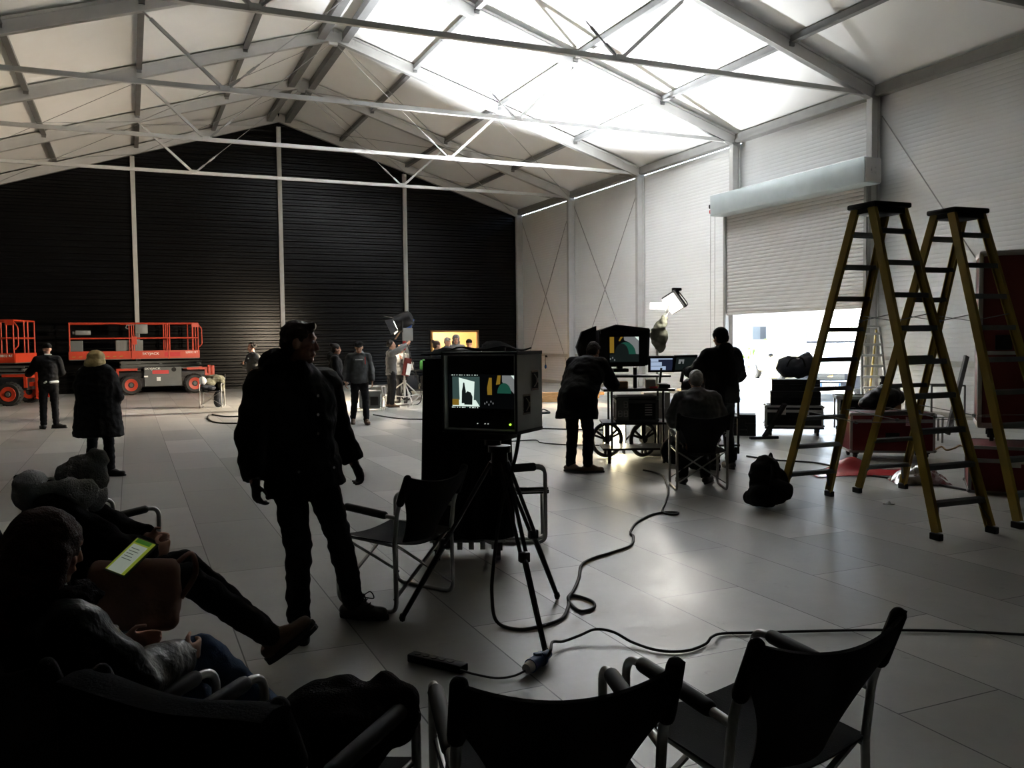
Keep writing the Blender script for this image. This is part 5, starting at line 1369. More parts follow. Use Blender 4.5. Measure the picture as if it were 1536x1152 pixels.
for b_ in [c_ for c_ in p1.children if c_.name.startswith('boot')]:
    vs = [v.co for v in b_.data.vertices]; top = max(v.z for v in vs)
    cx = sum((v for v in vs if v.z > top-.05), V())/max(1, len([v for v in vs if v.z > top-.05]))
    tdir = V(j['toL']) if cx.x < 0 else V(j['toR']); sd = tdir.cross(V((0, 0, 1)))
    lc = MB(); o_ = cx+tdir*.075-V((0, 0, .05))
    for q in range(4): lc.tube([o_+tdir*.022*q-V((0, 0, .022*q))-sd*.032, o_+tdir*(.022*q+.012)-V((0, 0, .022*q-.006)), o_+tdir*.022*q-V((0, 0, .022*q))+sd*.032], .004, 6)
    lc.tube(smoothline([o_, o_+sd*.04+tdir*.03+V((0, 0, .03)), o_+sd*.06+tdir*.05-V((0, 0, .01)), o_+sd*.01+tdir*.01], 5), .004, 6)
    lc.tube(smoothline([o_, o_-sd*.04+tdir*.04+V((0, 0, .025)), o_-sd*.05+tdir*.06-V((0, 0, .02)), o_], 5), .004, 6)
    lc.build('laces', M['blackfab'], b_, 60)

# --- people on the left
f = img(.25, .95)
j = dict(elR=(.25, .06, 1.12), wrR=(.10, .22, 1.02), elL=(-.25, .06, 1.12), wrL=(-.10, .22, 1.02), anL=(-.16, -.0, .095), knL=(-.13, .03, .5), anR=(.16, .02, .095), knR=(.13, .04, .5), toR=locdir(f, .95, .1), toL=locdir(f, .3, .9), hf=(.15, 1, -.05))
person('woman with blond bob in long black coat seen from behind', gp(150, 714)+V((0, 0, .004)), face(*f), 1.66, j, 'parka', 'jeans', 'boot', hair='bob', haircol='hair_blond', hem=.40, infl=.085, sleeve=.06, vox=.015, hem_r=1.12, bulk=1.32, coll=True)
f = img(-.55, .8)
j = dict(elL=(-.30, .12, 1.16), wrL=(-.33, .36, 1.10), elR=(.25, .02, 1.14), wrR=(.16, .20, 1.08), hf=(-.2, 1, 0), hdL=(0, 1, -.1), toR=locdir(f, .9, .2))
pp = person('man all in black with one arm out beside the cut-off lift', gp(75, 643)+V((0, 0, .004)), face(*f), 1.80, j, 'parka', 'jeans', 'boot', hair='cap', haircol='blackfab', hem=.08, infl=.03, vox=.016)
o = MB(); o.cap((.16, -.10, .985), (.02, -.17, .98), .03, .025); o.cap((-.06, -.17, .99), (-.09, -.16, .97), .02, .02); o.build('white_belt_cloth', M['paper'], pp, 60)
MB().cap((-.05, -.075, 1.56), (.06, -.07, 1.555), .014, .014).build('white_collar', M['paper'], pp, 60)
f = img(-.75, -.65)
j = dict(elL=(-.33, -.10, 1.17), wrL=(-.20, .06, 1.03), elR=(.20, .10, 1.13), wrR=(.02, .25, 1.22), hf=(.1, 1, -.05), hdR=(-.6, .5, .3), hdL=(.8, .4, -.2))
pp = person('man in grey jacket smoking, elbow stuck out, near the black wall', gp(381, 616)+V((0, 0, .004)), face(*f), 1.76, j, 'slate', 'jeans', 'boot', 'skin', 'curly', 'hair_dark', hem=.10, infl=.025, vox=.017)
o = MB(); o.cyl((.0, .135, 1.575), (.02, .215, 1.56), .005, n=6); o.build('cigarette', M['paper'], pp)
MB().box((-.10, .165, 1.36), (.05, .01, .03)).build('jacket_badge', M['paper'], pp)
f = img(.30, -.95)
j = dict(knL=(-.11, .12, .52), anL=(-.12, .10, .11), knR=(.11, .06, .50), anR=(.11, -.22, .13), elR=(.25, -.06, 1.13), wrR=(.27, -.02, .89), elL=(-.25, -.02, 1.13), wrL=(-.26, .06, .89), hf=(.25, 1, -.35), head=(0, .06, 1.61), toR=(.1, 1, -.45))
pp = person('man in dark jacket with red trim walking toward the viewer, looking down', gp(540, 637)+V((0, 0, .004)), face(*f), 1.78, j, 'slate', 'jeans', 'brownboot', 'skin_dark', 'cap', 'blackfab', hem=.10, infl=.03, vox=.015, hood=.8)
o = MB(); o.box((-.11, .185, 1.36), (.02, .012, .16)); o.build('red_trim', M['red'], pp)
MB().box((.02, .20, 1.38), (.16, .012, .02)).build('pale_piping', M['paper'], pp)
f = img(.95, .15)
person('person in black hooded jacket in profile left of the walking man', gp(505, 634)+V((0, 0, .004)), face(*f), 1.72, dict(hf=(-.1, 1, 0), elR=(.23, .02, 1.13), wrR=(.2, .18, .95)), 'parka', 'jeans', 'boot', 'skin', 'bun', 'hair_dark', hem=.14, infl=.04, vox=.016, hood=1.1)
# --- lamp crew
f = img(.88, .35)
j = dict(elR=(.20, .16, 1.50), wrR=(.10, .40, 1.66), elL=(-.22, .16, 1.45), wrL=(-.06, .36, 1.62), hf=(0, 1, .25), hdR=(-.1, .8, .6), hdL=(.1, .8, .6), toL=locdir(f, .9, -.3), anL=(-.17, -.05, .095), knL=(-.13, 0, .5))
person('lamp technician in grey jacket reaching up to the stand lamp', gp(588, 611)+V((0, 0, .004)), face(*f), 1.78, j, 'greyjacket', 'jeans', 'brownboot', 'skin', 'curly', 'hair_dark', hem=.12, infl=.025, vox=.017)
f = img(.55, .3)
person('person half hidden behind the lamp stand, hand raised', atd(603, 603, 24.9)*1-V((0, 0, atd(603, 603, 24.9).z-.004)), face(*img(-.2, -.9)), 1.66, dict(elL=(-.22, .08, 1.16), wrL=(-.08, .20, 1.34), hdL=(.2, .3, .9)), 'slate', 'jeans', 'boot', 'skin', 'short', 'hair_brown', vox=.019)
# --- group before the lit doorway
def stand(px, D): p = atd(px, 560, D); return V((p.x, p.y, .004))
person('woman with hair in a bun, face lit, left of the group at the lit doorway', stand(655, 22.0), face(*img(.9, .25)), 1.77, dict(hf=(-.05, 1, 0), elR=(.22, .05, 1.13), wrR=(.12, .22, 1.05)), 'navy', 'jeans', 'boot', 'skin', 'bun', 'hair_brown', hem=.14, infl=.035, vox=.017)
person('grey haired person looking right at the lit doorway', stand(671, 25.5), face(*img(.85, -.35)), 1.86, dict(hf=(0, 1, -.2)), 'slate', 'jeans', 'boot', 'skin', 'short', 'hair_grey', hem=.14, infl=.035, vox=.02)
person('person with grey hood up in front of the lit doorway', stand(684.5, 26.5), face(*img(.3, -.9)), 1.93, dict(hf=(.2, 1, -.25)), 'greyjacket', 'jeans', 'boot', 'skin', 'hood', 'hair_grey', hem=.12, infl=.035, vox=.02)
person('person in dark cap at the right of the lit doorway', stand(704, 24.5), face(*img(.2, .9)), 1.80, dict(hf=(0, 1, -.1)), 'slate', 'jeans', 'boot', 'skin', 'cap', 'blackfab', hem=.12, vox=.02)
# --- at the carts
f = img(.45, .89)
j = dict(J0)
j = lean(j, UP, -math.radians(36), (0, 0, .96))
j = {n: j[n] for n in UP}
j.update(pel=(0, -.06, .95), hipR=(.09, -.04, .91), hipL=(-.09, -.04, .91), hf=(0, .85, -.5), hu=(0, .5, .85), elR=(.30, .36, 1.08), wrR=(.20, .60, 1.12), elL=(-.30, .34, 1.06), wrL=(-.18, .56, 1.06), hdR=(0, 1, 0), hdL=(0, 1, 0), toR=locdir(f, .9, .1), toL=locdir(f, .7, -.5))
j['head'] = tuple(V(j['neck'])+V((.03, .11, .11)))
person('person in black coat bending over toward the hooded monitor', gp(870, 708)+V((0, 0, .004)), face(*f), 1.85, j, 'parka', 'jeans', 'brownboot', 'skin', 'short', 'hair_dark', hem=.30, infl=.06, sleeve=.045, vox=.0135, hem_r=1.05, bulk=1.15, hemup=(0, .10, 1))
f = img(-.35, .9)
sp_ = atd(1082, 600, 11.6); sp_.z = .004
person('operator in black jacket standing at the carts, seen from behind', sp_, face(*f), 1.88, dict(elL=(-.31, .10, 1.20), wrL=(-.26, .36, 1.20), elR=(.30, .06, 1.16), wrR=(.20, .28, 1.10), hdL=(.2, 1, 0), hdR=(-.1, 1, 0), hf=(-.1, 1, -.2)), 'parka', 'jeans', 'boot', 'skin_dark', 'beanie2', 'blackfab', hem=.14, infl=.055, sleeve=.045, vox=.0135, hood=.9, bulk=1.1)
def seated(lean_a=0.0, zs=.50, knees=.46, spread=.12, shin=.0):
    j = dict(pel=(0, 0, zs+.06), sp=(0, -.02, zs+.20), chest=(0, -.03, zs+.38), neck=(0, -.02, zs+.57), head=(0, .02, zs+.725), shR=(.18, -.02, zs+.51), shL=(-.18, -.02, zs+.51), elR=(.25, .02, zs+.24), elL=(-.25, .02, zs+.24), wrR=(.16, .26, zs+.20), wrL=(-.16, .26, zs+.20),
             hipR=(.09, .02, zs+.04), hipL=(-.09, .02, zs+.04), knR=(spread, .44, zs+.03), knL=(-spread, .44, zs+.03), anR=(spread, .42+shin, .095), anL=(-spread, .42+shin, .095))
    if lean_a: lean(j, UP, -lean_a, (0, 0, zs+.06))
    return j
f = (.42, .91)
j = seated(.12); j.update(elR=(.27, .06, .80), wrR=(.24, .30, .70), elL=(-.27, .06, .80), wrL=(-.24, .30, .70), hf=(0, 1, -.3), anR=(.13, .20, .095), anL=(-.13, .20, .095), toR=(.5, 1, 0))
person('seated man in dark jacket with cropped grey hair seen from behind', (6.09, 8.48, .004), face(*f), 1.78, j, 'slate', 'jeans', 'boot', 'skin_dark', 'short', 'hair_grey', hem=.06, infl=.06, sleeve=.045, vox=.0135, bulk=1.18)
# --- the two seated at the lower left
f = (1.0, .02)
j = seated(-.10, .47, spread=.08)
j.update(knR=(.07, .50, .60), knL=(-.07, .50, .64), anR=(.05, .90, .24), anL=(-.03, .93, .20), hf=(.1, .62, -.78), hu=(0, .75, .6), toR=(.1, .75, .55), toL=(0, .8, .5), elR=(.24, .20, .80), wrR=(.12, .34, .76), elL=(-.24, .2, .80), wrL=(-.10, .34, .78), hdR=(-.5, .8, 0), hdL=(.5, .8, 0))
j['head'] = tuple(V(j['neck'])+V((.0, .11, .05)))
pa = person('person in pompom beanie bowed over a bag, black boots stretched out', (-.28, 4.55, .004), face(*f), 1.74, j, 'blackdrape', 'jeans', 'brownboot', 'skin', 'beanie', 'beanie', hem=.04, infl=.05, sleeve=.04, vox=.0115, coll=False)
b = MB(); nk = V(j['neck'])*(1.74/1.75)
for q in range(9):
    a = PI*(q/8-.5)*1.9+PI/2; b.ell(nk+V((.12*math.cos(a), .03-.10*math.sin(a)+.05, .02+.02*math.cos(2*a))), (.06, .06, .075), n=10)
b.ell(nk+V((0, -.09, .04)), (.12, .08, .10), n=12); b.cap(nk+V((.10, .06, -.02)), nk+V((.10, .18, -.22)), .05, .04); b.cap(nk+V((-.10, .06, -.02)), nk+V((-.08, .16, -.2)), .05, .04)
b.remesh('grey_hood_scarf', M['greywool'], pa, .012, 3, .01, 14)
f = (.85, .52)
j = seated(-.08, .46, spread=.10)
j.update(knR=(.06, .48, .70), knL=(-.08, .47, .64), anR=(.05, .80, .36), anL=(-.10, .70, .20), hf=(.25, 1, -.25), toR=(.1, 1, .1), wrR=(.16, .34, .74), wrL=(-.16, .30, .74), hdR=(-.3, 1, 0), hdL=(.3, 1, 0), shR=(.2, -.08, .96), shL=(-.2, -.08, .96), elR=(.27, .08, .76), elL=(-.27, .06, .76))
pc = person('person in black leather jacket with long auburn hair and blue jeans', (-.22, 3.02, .004), face(*f), 1.64, j, 'leather', 'bluejeans', 'boot', 'skin', 'long', 'hair_red', hem=.05, infl=.05, sleeve=.045, vox=.0115, hairlen=.2)
b = MB(); nk = V(j['neck'])*(1.7/1.75)
for q in range(11):
    a = PI*(q/10)*1.5-PI*.25; b.ell(nk+V((.13*math.cos(a), -.02-.11*math.sin(a)+.03, -.03)), (.05, .05, .05), n=10)
b.remesh('fur_collar', M['fur'], pc, .012, 2, .016, 24)

# things held or worn loose
bg = thing('shoulder_bag', 'brown leather shoulder bag upright on the lap of the person in the beanie', 'bag', (atd(203, 885, 3.82).x, atd(203, 885, 3.82).y, .50), face(.25, .97))
b = MB(); b.cap((-.14, 0, .03), (.14, 0, .03), .05, .05); b.box((0, 0, .16), (.38, .09, .26), bev=.03); b.cap((-.15, 0, .27), (.15, 0, .27), .035, .035)
b.remesh('bag_body', M['brownleather'], bg, .012, 4, .010, 7)
MB().tube(smoothline([(.18, 0, .28), (.235, .02, .31), (.25, .02, .22), (.19, 0, .12)], 5), .012, 8).build('strap_loop', M['brownleather'], bg, 60)
cl = thing('clipboard', 'clipboard with white sheet and green yellow header rising from the brown bag', 'clipboard')
# clipboard geometry: its face is turned up toward the viewer
cl.location = (0, 0, 0); cl.rotation_euler = (0, 0, 0)
cA, cB, cC = atd(170, 842, 3.72), atd(208, 806, 3.80), atd(238, 817, 3.76)
ux = (cB-cA); uy = (cC-cB); nrm = ux.cross(uy).normalized()
if nrm.dot(CP-cA) < 0: nrm = -nrm
def cpt(a, b, h=0): return cA+ux*a+uy*b+nrm*h
def cq(mb, a0, b0, a1, b1, h, t=.001):
    mb.prism([cpt(a0, b0, h), cpt(a1, b0, h), cpt(a1, b1, h), cpt(a0, b1, h)], nrm*t)
m_ = MB(); cq(m_, -.35, -.02, 1.0, 1.02, 0, .004); m_.build('board', M['darkgrey'], cl)
M['glow_paper'] = emit('self_lit_sheet', (.75, .85, .70), .22, (.8, .8, .78)); M['glow_yel'] = emit('self_lit_yellow', (.60, .75, .08), .16, (.6, .6, .1)); M['glow_grn'] = emit('self_lit_green', (.10, .35, .04), .14, (.2, .5, .1))  # faint emission put into the paper stands in for light falling on it
m_ = MB(); cq(m_, -.3, .02, .95, .94, .005); m_.build('yellow_border', M['glow_yel'], cl)
m_ = MB(); cq(m_, -.3, .12, .74, .80, .0065); m_.build('white_sheet', M['glow_paper'], cl)
m_ = MB(); cq(m_, .80, .10, .94, .80, .0065); m_.build('green_header', M['glow_grn'], cl)
m_ = MB()
for k in range(5): cq(m_, .18+k*.1, .2, .2+k*.1, .65-.06*(k % 3), .008, .0004)
m_.build('printed_lines', M['grey'], cl)

# black coat over the lower-left chair
ct = thing('draped_coat', 'black coat thrown over the chair at the lower left', 'coat', (.37, 2.52, 0), face(.73, .68))
def coat(u, v):
    s = u*2-1
    if v < .45: t = v/.45; return (s*.32, -.46+.01*math.sin(u*9), .42+.455*t+.02*math.sin(u*7))
    t = (v-.45)/.55
    return (s*(.32-.04*t), -.46+.22*t+.05*math.sin(PI*t), .875+.02*math.sin(PI*t)-.40*t*t+.015*math.sin(u*6+2))
MB().grid(coat, 20, 20, .03).build('coat_back', M['blackdrape'], ct, 60)
b = MB(); b.ell((.10, .12, .60), (.20, .17, .14), n=14); b.ell((.20, .22, .62), (.12, .12, .11), n=12); b.ell((-.05, .05, .57), (.2, .2, .09), n=12)
b.remesh('hood_bundle', M['fur'], ct, .014, 3, .02, 10)

# jackets heaped on the far chair
jr = face(-.25, -.97)
Rj = Matrix.Rotation(jr, 3, 'Z')
b = MB(); b.ell((-.05, -.20, .78), (.28, .12, .12), n=14); b.ell((.12, -.10, .66), (.2, .16, .12), n=12); b.ell((-.22, -.2, .62), (.1, .1, .2), n=12)
o = b.remesh('jacket_heap', M['olive'], None, .02, 3, .02, 9); o.location = (2.05, 25.3, 0); o.rotation_euler = (0, 0, jr); tag(o, 'olive jacket thrown over the far canvas chair', 'jacket')
b = MB(); b.ell((.16, .05, .55), (.16, .2, .08), n=12); b.ell((.02, .08, .54), (.14, .16, .07), n=12)
o = b.remesh('clothes_bundle', M['navy'], None, .02, 3, .015, 10); o.location = (2.05, 25.3, 0); o.rotation_euler = (0, 0, jr); tag(o, 'dark clothes bundled on the far canvas chair seat', 'clothes')
o = MB().ell((0, 0, 0), (.10, .03, .13), None, 14).build('pale_cap', M['paper'], None, 60); o.location = V((2.05, 25.3, 0))+Rj @ V((.24, .02, .74)); o.rotation_euler = (.4, .5, jr); tag(o, 'white and black cap on top of the jacket heap', 'cap')
o = MB(); o.cap((0, 0, .15), (0, 0, .36), .13, .12, None, .8); o = o.remesh('dark_bag', M['navy'], None, .02, 2, .01, 9); o.location = V((2.05, 25.3, 0))+Rj @ V((-.16, .0, 0))-V((0, 0, min(v.co.z for v in o.data.vertices))); tag(o, 'dark bag standing under the far canvas chair', 'bag')

# ================================================================ LAMPS
def stand_(parent, hh, spread, m_):
    for k in range(3):
        a = 2*PI*k/3+.5; d = V((math.cos(a), math.sin(a), 0))
        l = MB(); l.cyl(V((0, 0, .62))+d*.03, d*spread+V((0, 0, .02)), .018, n=8); l.cyl(V((0, 0, .22))+d*.02, d*spread*.62+V((0, 0, .26)), .012, n=8); l.build('leg', m_, parent, 40)
    c_ = MB(); c_.cyl((0, 0, .2), (0, 0, .75), .03, n=12); c_.cyl((0, 0, .75), (0, 0, min(1.3, hh)), .024, n=12); c_.cyl((0, 0, .6), (0, 0, .68), .05, n=12)
    if hh > 1.35: c_.cyl((0, 0, 1.3), (0, 0, hh), .018, n=12); c_.cyl((0, 0, 1.27), (0, 0, 1.33), .04, n=12)
    c_.build('column', m_, parent, 40)
def head_(parent, c_, d, R_, L_, shell, lens, body2, barn=True):
    c_, d = V(c_), V(d).normalized(); a, b_ = basis(d)
    m_ = MB(); m_.lathe([(R_*.55, -L_*.55), (R_*.9, -L_*.45), (R_, -L_*.2), (R_, L_*.45), (R_*.97, L_*.45)], c_, d, 22); m_.build('lamp_head', shell, parent, 40)
    MB().lathe([(R_*.92, L_*.455), (R_*.6, L_*.475), (.02, L_*.485)], c_, d, 22).build('lens', lens, parent, 60)
    m_ = MB(); m_.beam(c_-d*L_*.5-a*R_*.2, c_-d*L_*.1-a*R_*1.05, .22, .12, a); m_.build('rear_housing', body2, parent)
    yk = MB(); s = b_ if abs(b_.z) < .7 else a
    yk.tube(fillet([c_+s*R_*1.12, c_+s*R_*1.12-V((0, 0, R_*1.35)), c_-s*R_*1.12-V((0, 0, R_*1.35)), c_-s*R_*1.12], .05), .016, 8); yk.build('yoke', M['blackmet'], parent, 50)
    if barn:
        for q, (e1, e2) in enumerate(((a, b_), (-a, b_), (b_, a), (-b_, a))):
            h0 = c_+d*L_*.46+e1*R_; o_ = (d*.85+e1*.55).normalized()
            m_ = MB(); m_.prism([h0-e2*R_*.75, h0+e2*R_*.75, h0+e2*R_*.95+o_*R_*1.0, h0-e2*R_*.95+o_*R_*1.0], o_.cross(e2)*.006); m_.build('barn_door', M['blackmet'], parent)
M['lens_hot'] = emit('hot_lens', (1.0, .93, .80), 40)
M['lens_cool'] = emit('cool_lens', (.9, .95, 1.0), 14)
M['panel_hot'] = emit('hot_panel', (1.0, .95, .85), 5)
M['panel_warm'] = emit('warm_panel', (1.0, .86, .55), 9)
# stand lamp being trimmed by the technician
hl = thing('studio_lamp', 'blue studio lamp on silver stand throwing light to the left', 'lamp', (6.98, 23.4, 0), 0)
HD = V((-.86, .36, -.42)).normalized()
stand_(hl, 1.95, .85, M['alu'])
head_(hl, (.0, 0, 2.32), HD, .23, .5, M['blackmet'], M['lens_hot'], M['bluemet'])
MB().box((.05, -.2, 1.95), (.3, .06, .36), bev=.02).build('ballast', M['grey'], hl)
m_ = MB(); m_.cap((0, -.05, 1.75), (0, -.05, 1.55), .05, .04); m_.build('red_clamp', M['red'], hl, 60)
m_ = MB(); m_.box((.05, -.08, 1.05), (.22, .05, .5), Matrix.Rotation(.2, 3, 'Y'), .02); m_.build('red_sandbag', M['maroon'], hl)
m_ = MB(); m_.box((.09, -.115, .98), (.12, .012, .32), Matrix.Rotation(.2, 3, 'Y')); m_.build('white_card', M['paper'], hl)
cab = MB(); cab.tube(smoothline([(.05, 0, 1.9), (.2, -.1, 1.2), (.42, -.15, .4), (.35, -.2, .03), (-.1, -.3, .015), (-.6, -.2, .015)], 6), .014, 6); cab.build('power_lead', M['rubber'], hl, 60)
# uplight behind the boxed monitor, aimed at the roof
ul = thing('uplight', 'film lamp aimed up at the roof beyond the boxed monitor', 'lamp', (9.62, 24.0, 0), 0)
stand_(ul, .95, .7, M['alu'])
UD = (V((10.6, 21.3, 9.1))-V((9.62, 24.0, 1.15))).normalized()
head_(ul, (0, 0, 1.15), UD, .24, .5, M['blackmet'], M['lens_hot'], M['blackmet'], False)
# boom lamp over the carts
bl = thing('boom_lamp', 'glowing panel lamp on a cloth wrapped boom above the carts', 'lamp', (0, 0, 0), 0)
b0 = atd(985, 560, 13.9); b0.z = 0
e0, e1, e2 = atd(986, 540, 13.9), atd(986, 500, 13.9), atd(1003, 462, 13.9)
for k in range(3):
    a = 2*PI*k/3+.4; d = V((math.cos(a), math.sin(a), 0)); l = MB(); l.cyl(b0+V((0, 0, .6))+d*.03, b0+d*.6+V((0, 0, .02)), .016, n=8); l.build('leg', M['blackmet'], bl, 40)
m_ = MB(); m_.cyl(b0+V((0, 0, .15)), e1, .022, n=10); m_.build('mast', M['alu'], bl, 40)
m_ = MB(); m_.cyl(e1-(e2-e1)*.15, e2, .03, n=10); m_.cyl(e2-V((0, 0, .06)), e2+V((0, 0, .05)), .05, n=10); m_.build('boom_arm', M['alu'], bl, 40)
b = MB(); b.ell(e1+V((.03, 0, -.05)), (.16, .12, .17), n=14); b.cap(e1+(e2-e1)*.05, e1+(e2-e1)*.6, .12, .06); b.ell(e1+V((.05, 0, -.2)), (.10, .09, .12), n=10)
b.remesh('wrapping_cloth', M['olive'], bl, .02, 2, .025, 8)
m_ = MB(); m_.cyl(atd(975, 459, 13.9), atd(998, 459, 13.9), .055, n=14); m_.build('light_tube', emit('tube_white', (1, 1, .97), 1.2), bl, 40)
pc_ = atd(1009, 455, 13.85); pn = (-CR*.42-CF*.80-V((0, 0, .38))).normalized(); pa_, pb_ = basis(pn)
q1 = CR*.55-V((0, 0, .80)); q1 = (q1-pn*q1.dot(pn)).normalized(); q2 = pn.cross(q1)
m_ = MB(); m_.prism([pc_+q1*.14+q2*.11, pc_+q1*.14-q2*.11, pc_-q1*.14-q2*.11, pc_-q1*.14+q2*.11], pn*.01); m_.build('glowing_panel', M['panel_hot'], bl)
m_ = MB(); c2 = pc_-pn*.05; m_.prism([c2+q1*.16+q2*.13, c2+q1*.16-q2*.13, c2-q1*.16-q2*.13, c2-q1*.16+q2*.13], -pn*.06)
tp2 = atd(1015, 434, 13.9); m_.beam(e2, tp2, .03, .03); m_.beam(tp2, atd(1019, 465, 13.9), .05, .04); m_.box(tp2, (.16, .06, .05), None, .01); m_.build('panel_back', M['blackmet'], bl)
m_ = MB(); m_.tube(smoothline([tp2, atd(1024, 445, 13.9), atd(1031, 455, 13.9), atd(1028, 460, 13.9), atd(1020, 462, 13.9)], 5), .008, 6); m_.build('loose_lead', M['rubber'], bl, 60)
# glowing floor panel behind the spoke-wheeled cart
fpn = thing('floor_light', 'bright warm light panel on the floor behind the spoke-wheeled cart', 'lamp', gp(922, 680)+V((0, 0, 0)), face(.42, .91))
MB().box((0, .03, .30), (.36, .04, .42), bev=.01).build('panel_body', M['blackmet'], fpn)
MB().box((0, .005, .30), (.32, .01, .38)).build('glowing_face', M['panel_warm'], fpn)
for s in (-1, 1): MB().box((s*.14, .03, .045), (.03, .2, .09)).build('foot', M['blackmet'], fpn)
# warm work lamp by the timber
wl = thing('work_lamp', 'warm work lamp low on the floor by the timber pile', 'lamp', atd(860, 590, 23.6)*1-V((0, 0, atd(860, 590, 23.6).z)), 0)
MB().box((0, 0, .42), (.3, .12, .22), bev=.02).build('lamp_body', M['yellow'], wl)
MB().box((-.02, -.066, .42), (.24, .012, .16)).build('lamp_glass', M['panel_warm'], wl)
m_ = MB(); m_.tube(fillet([(-.2, .15, .015), (-.2, 0, .3), (.2, 0, .3), (.2, .15, .015)], .05), .012, 8); m_.tube([(-.2, -.15, .015), (-.2, 0, .3)], .012, 8); m_.tube([(.2, -.15, .015), (.2, 0, .3)], .012, 8); m_.build('lamp_frame', M['blackmet'], wl, 50)
tb = gp(822, 603)
for k in range(7):
    r_ = k//3; o = MB().box((0, 0, .045), (2.2-.12*(k % 3), .19, .085), bev=.006).build('timber_board', M['wood']); o.location = tb+CR.to_2d().to_3d()*(.2+.05*k)+V((CF.x, CF.y, 0))*(.22*(k % 3)+.06*r_)+V((0, 0, .091*r_+.001)); o.rotation_euler = (0, 0, face(.42, .91)+.02*(k % 2))
    tag(o, 'warm lit timber board stacked before the white wall', 'board', 'timber boards in the far stack')

# cage-framed case and trolley around the lamp
cg = thing('metal_cage_case', 'silver caged equipment case on the floor behind the walking man', 'case', gp(557, 616), face(.42, .91))
MB().box((0, 0, .30), (.55, .4, .44), bev=.03).build('case_body', M['grey'], cg)
m_ = MB()
for a in (-1, 1):
    for b in (-1, 1): m_.cyl((a*.32, b*.24, 0), (a*.32, b*.24, .62), .015, n=8)
    m_.cyl((a*.32, -.24, .62), (a*.32, .24, .62), .015, n=8); m_.cyl((-.32, a*.24, .62), (.32, a*.24, .62), .015, n=8); m_.cyl((-.32, a*.24, .07), (.32, a*.24, .07), .015, n=8)
m_.build('cage', M['alu'], cg, 40)
MB().box((.12, -.21, .26), (.2, .02, .22)).build('vent_panel', M['blackplas'], cg)
et = thing('prop_trolley', 'black two-tier trolley right of the lamp stand, wheels in view', 'trolley', V((atd(632, 560, 26.3).x, atd(632, 560, 26.3).y, 0)), face(.42, .91))
for z in (.30, .88): MB().box((0, 0, z), (1.1, .6, .04)).build('shelf', M['blackmet'], et)
for a in (-1, 1):
    for b in (-1, 1): MB().cyl((a*.5, b*.26, .15), (a*.5, b*.26, .9), .018, n=8).build('upright', M['alu'], et, 40)
    m_ = MB(); m_.tube([V((a*.42, -.3, .16))+V((.15*math.cos(2*PI*k/20), 0, .15*math.sin(2*PI*k/20))) for k in range(20)], .025, 8, True); m_.cyl((a*.42, -.34, .16), (a*.42, -.26, .16), .04, n=10); m_.beam((a*.42-.14, -.3, .16), (a*.42+.14, -.3, .16), .02, .02); m_.build('wheel', M['rubber'], et, 50)
E0 = et.location.copy(); RE = Matrix.Rotation(face(.42, .91), 3, 'Z')
for nm, lab, cat, p_, s_, m2 in (('white_box', 'small white box on the trolley top beside the lamp', 'box', (-.36, -.05, .90), (.26, .3, .24), 'lightgrey'), ('green_kit', 'green strapped kit on the trolley top', 'kit', (.12, -.1, .90), (.3, .2, .26), 'green'), ('dark_kit', 'dark kit box at the right end of the trolley top', 'box', (.40, 0, .90), (.2, .3, .16), 'blackplas'), ('blue_bag', 'blue bag on the lower trolley shelf', 'bag', (-.3, -.05, .32), (.4, .4, .42), 'navy'), ('black_box', 'black box on the lower trolley shelf', 'box', (.2, 0, .32), (.42, .4, .40), 'blackplas')):
    o = MB(); o.box((0, 0, s_[2]/2), s_, bev=.03)
    if nm == 'green_kit':
        for k in range(4): o.ell((-.1+.07*k, -.05, .24+.03*(k % 2)), .05, n=8)
    if nm == 'blue_bag': o.tube(fillet([(-.12, -.2, .3), (-.12, -.22, .5), (.12, -.22, .5), (.12, -.2, .3)], .05), .015, 6)
    o = o.build(nm, M[m2], None, 40); o.location = E0+RE @ V(p_)+V((0, 0, .0015)); o.rotation_euler = (0, 0, face(.42, .91)); tag(o, lab, cat)
ss = thing('low_stand', 'silver folding stand on the floor left of the draped cart', 'stand', gp(640, 612)*1, 0)
for k in range(3):
    a = 2*PI*k/3+.3; MB().cyl((0, 0, .5), (.55*math.cos(a), .55*math.sin(a), .02), .018, n=8).build('leg', M['alu'], ss, 40)
MB().cyl((0, 0, .3), (0, 0, 1.0), .02, n=10).build('column', M['alu'], ss, 40)
o = MB(); o.box((0, 0, .03), (.3, .12, .05), bev=.02); o.tube(smoothline([(-.15, 0, .04), (0, .05, .11), (.16, 0, .04)], 5), .014, 6); o = o.build('clamp', M['blackmet'], None, 40); o.location = gp(816, 621); tag(o, 'small dark clamp lying on the bright floor right of the boxed monitor', 'clamp')
# hook and lead hanging from the wall rail
hk = thing('hanging_lead', 'lead with blue plug hanging from the far wall rail', 'cable', (W-.12, 32.6, 0), 0)
MB().tube([(0, 0, 1.11), (-.01, .02, .95), (0, .01, .72)], .012, 6).build('lead', M['rubber'], hk); MB().ell((0, .01, .66), (.05, .05, .09)).build('blue_plug', M['blue'], hk, 60); MB().box((.03, 0, 1.09), (.06, .12, .08)).build('hook', M['blackplas'], hk)

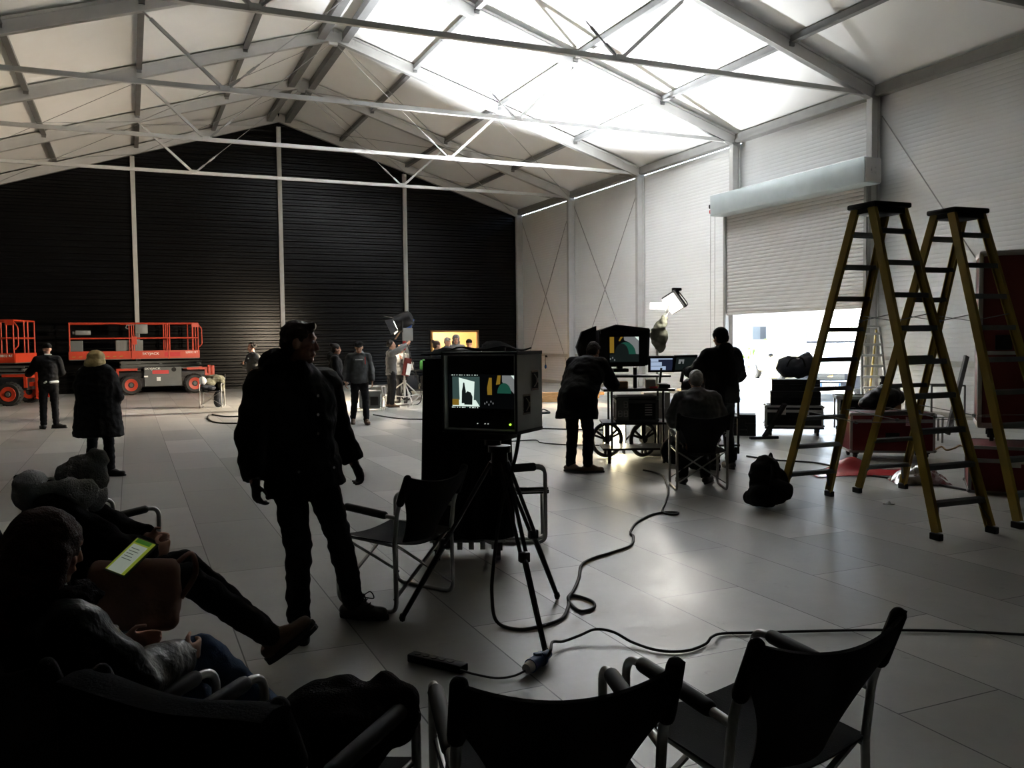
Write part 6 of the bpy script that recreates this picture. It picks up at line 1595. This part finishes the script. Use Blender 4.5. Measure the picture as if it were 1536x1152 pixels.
# ================================================================ LIGHT
def area(name, loc, d, size, power, col, shape='DISK'):
    l = bpy.data.lights.new(name, 'AREA'); l.shape = shape; l.size = size; l.energy = power; l.color = col
    o = bpy.data.objects.new(name, l); COL.objects.link(o); o.location = loc; o.rotation_euler = V(d).to_track_quat('-Z', 'Y').to_euler(); return o
def point(name, loc, r, power, col):
    l = bpy.data.lights.new(name, 'POINT'); l.energy = power; l.color = col; l.shadow_soft_size = r
    o = bpy.data.objects.new(name, l); COL.objects.link(o); o.location = loc; return o
def spot(name, loc, d, ang, blend, power, col, r=.15):
    l = bpy.data.lights.new(name, 'SPOT'); l.energy = power; l.color = col; l.spot_size = math.radians(ang); l.spot_blend = blend; l.shadow_soft_size = r
    o = bpy.data.objects.new(name, l); COL.objects.link(o); o.location = loc; o.rotation_euler = V(d).to_track_quat('-Z', 'Y').to_euler(); return o
spot('uplight_beam', V((9.62, 24.0, 1.15))+UD*.30, UD, 84, 1.0, 35000, (.93, .97, 1.0), .12)
area('studio_lamp_beam', V((6.98, 23.4, 2.32))+HD*.27, HD, .4, 1250, (1.0, .82, .60))
area('boom_panel_light', pc_+pn*.02, pn, .26, 45, (1.0, .95, .86), 'SQUARE')
area('floor_panel_light', fpn.location+V((0, 0, .3))-V((CF.x, CF.y, 0))*.02, -V((CF.x, CF.y, 0)), .3, 12, (1.0, .86, .55), 'SQUARE')
point('work_lamp_bulb', wl.location+V((-.05, -.25, .45)), .08, 160, (1.0, .66, .30))
point('anteroom_bulb', (12.9, 37.0, 2.4), .15, 220, (1.0, .72, .40))
sun = bpy.data.lights.new('sun', 'SUN'); sun.energy = 80.0; sun.angle = .02; sun.color = (1, .96, .88)
so_ = bpy.data.objects.new('sun', sun); COL.objects.link(so_); so_.rotation_euler = V((-.2, -.6, -.77)).to_track_quat('-Z', 'Y').to_euler()
wd = bpy.data.worlds.new('sky'); sc.world = wd; wd.use_nodes = True
T_ = wd.node_tree; bgn = T_.nodes['Background']
sk_ = T_.nodes.new('ShaderNodeTexSky'); sk_.sky_type = 'HOSEK_WILKIE'; sk_.turbidity = 6; sk_.sun_direction = V((.2, .6, .77)).normalized(); sk_.ground_albedo = .5
T_.links.new(sk_.outputs[0], bgn.inputs['Color']); bgn.inputs['Strength'].default_value = 40.0

sc.view_settings.view_transform = 'Standard'; sc.view_settings.look = 'None'; sc.view_settings.gamma = 1; sc.view_settings.use_curve_mapping = False
sc.view_settings.exposure = 0.0
sc.cycles.use_denoising = True
sc.cycles.max_bounces = 8; sc.cycles.diffuse_bounces = 5; sc.cycles.glossy_bounces = 3
sc.cycles.sample_clamp_indirect = 0.0
sc.cycles.caustics_reflective = False; sc.cycles.caustics_refractive = False
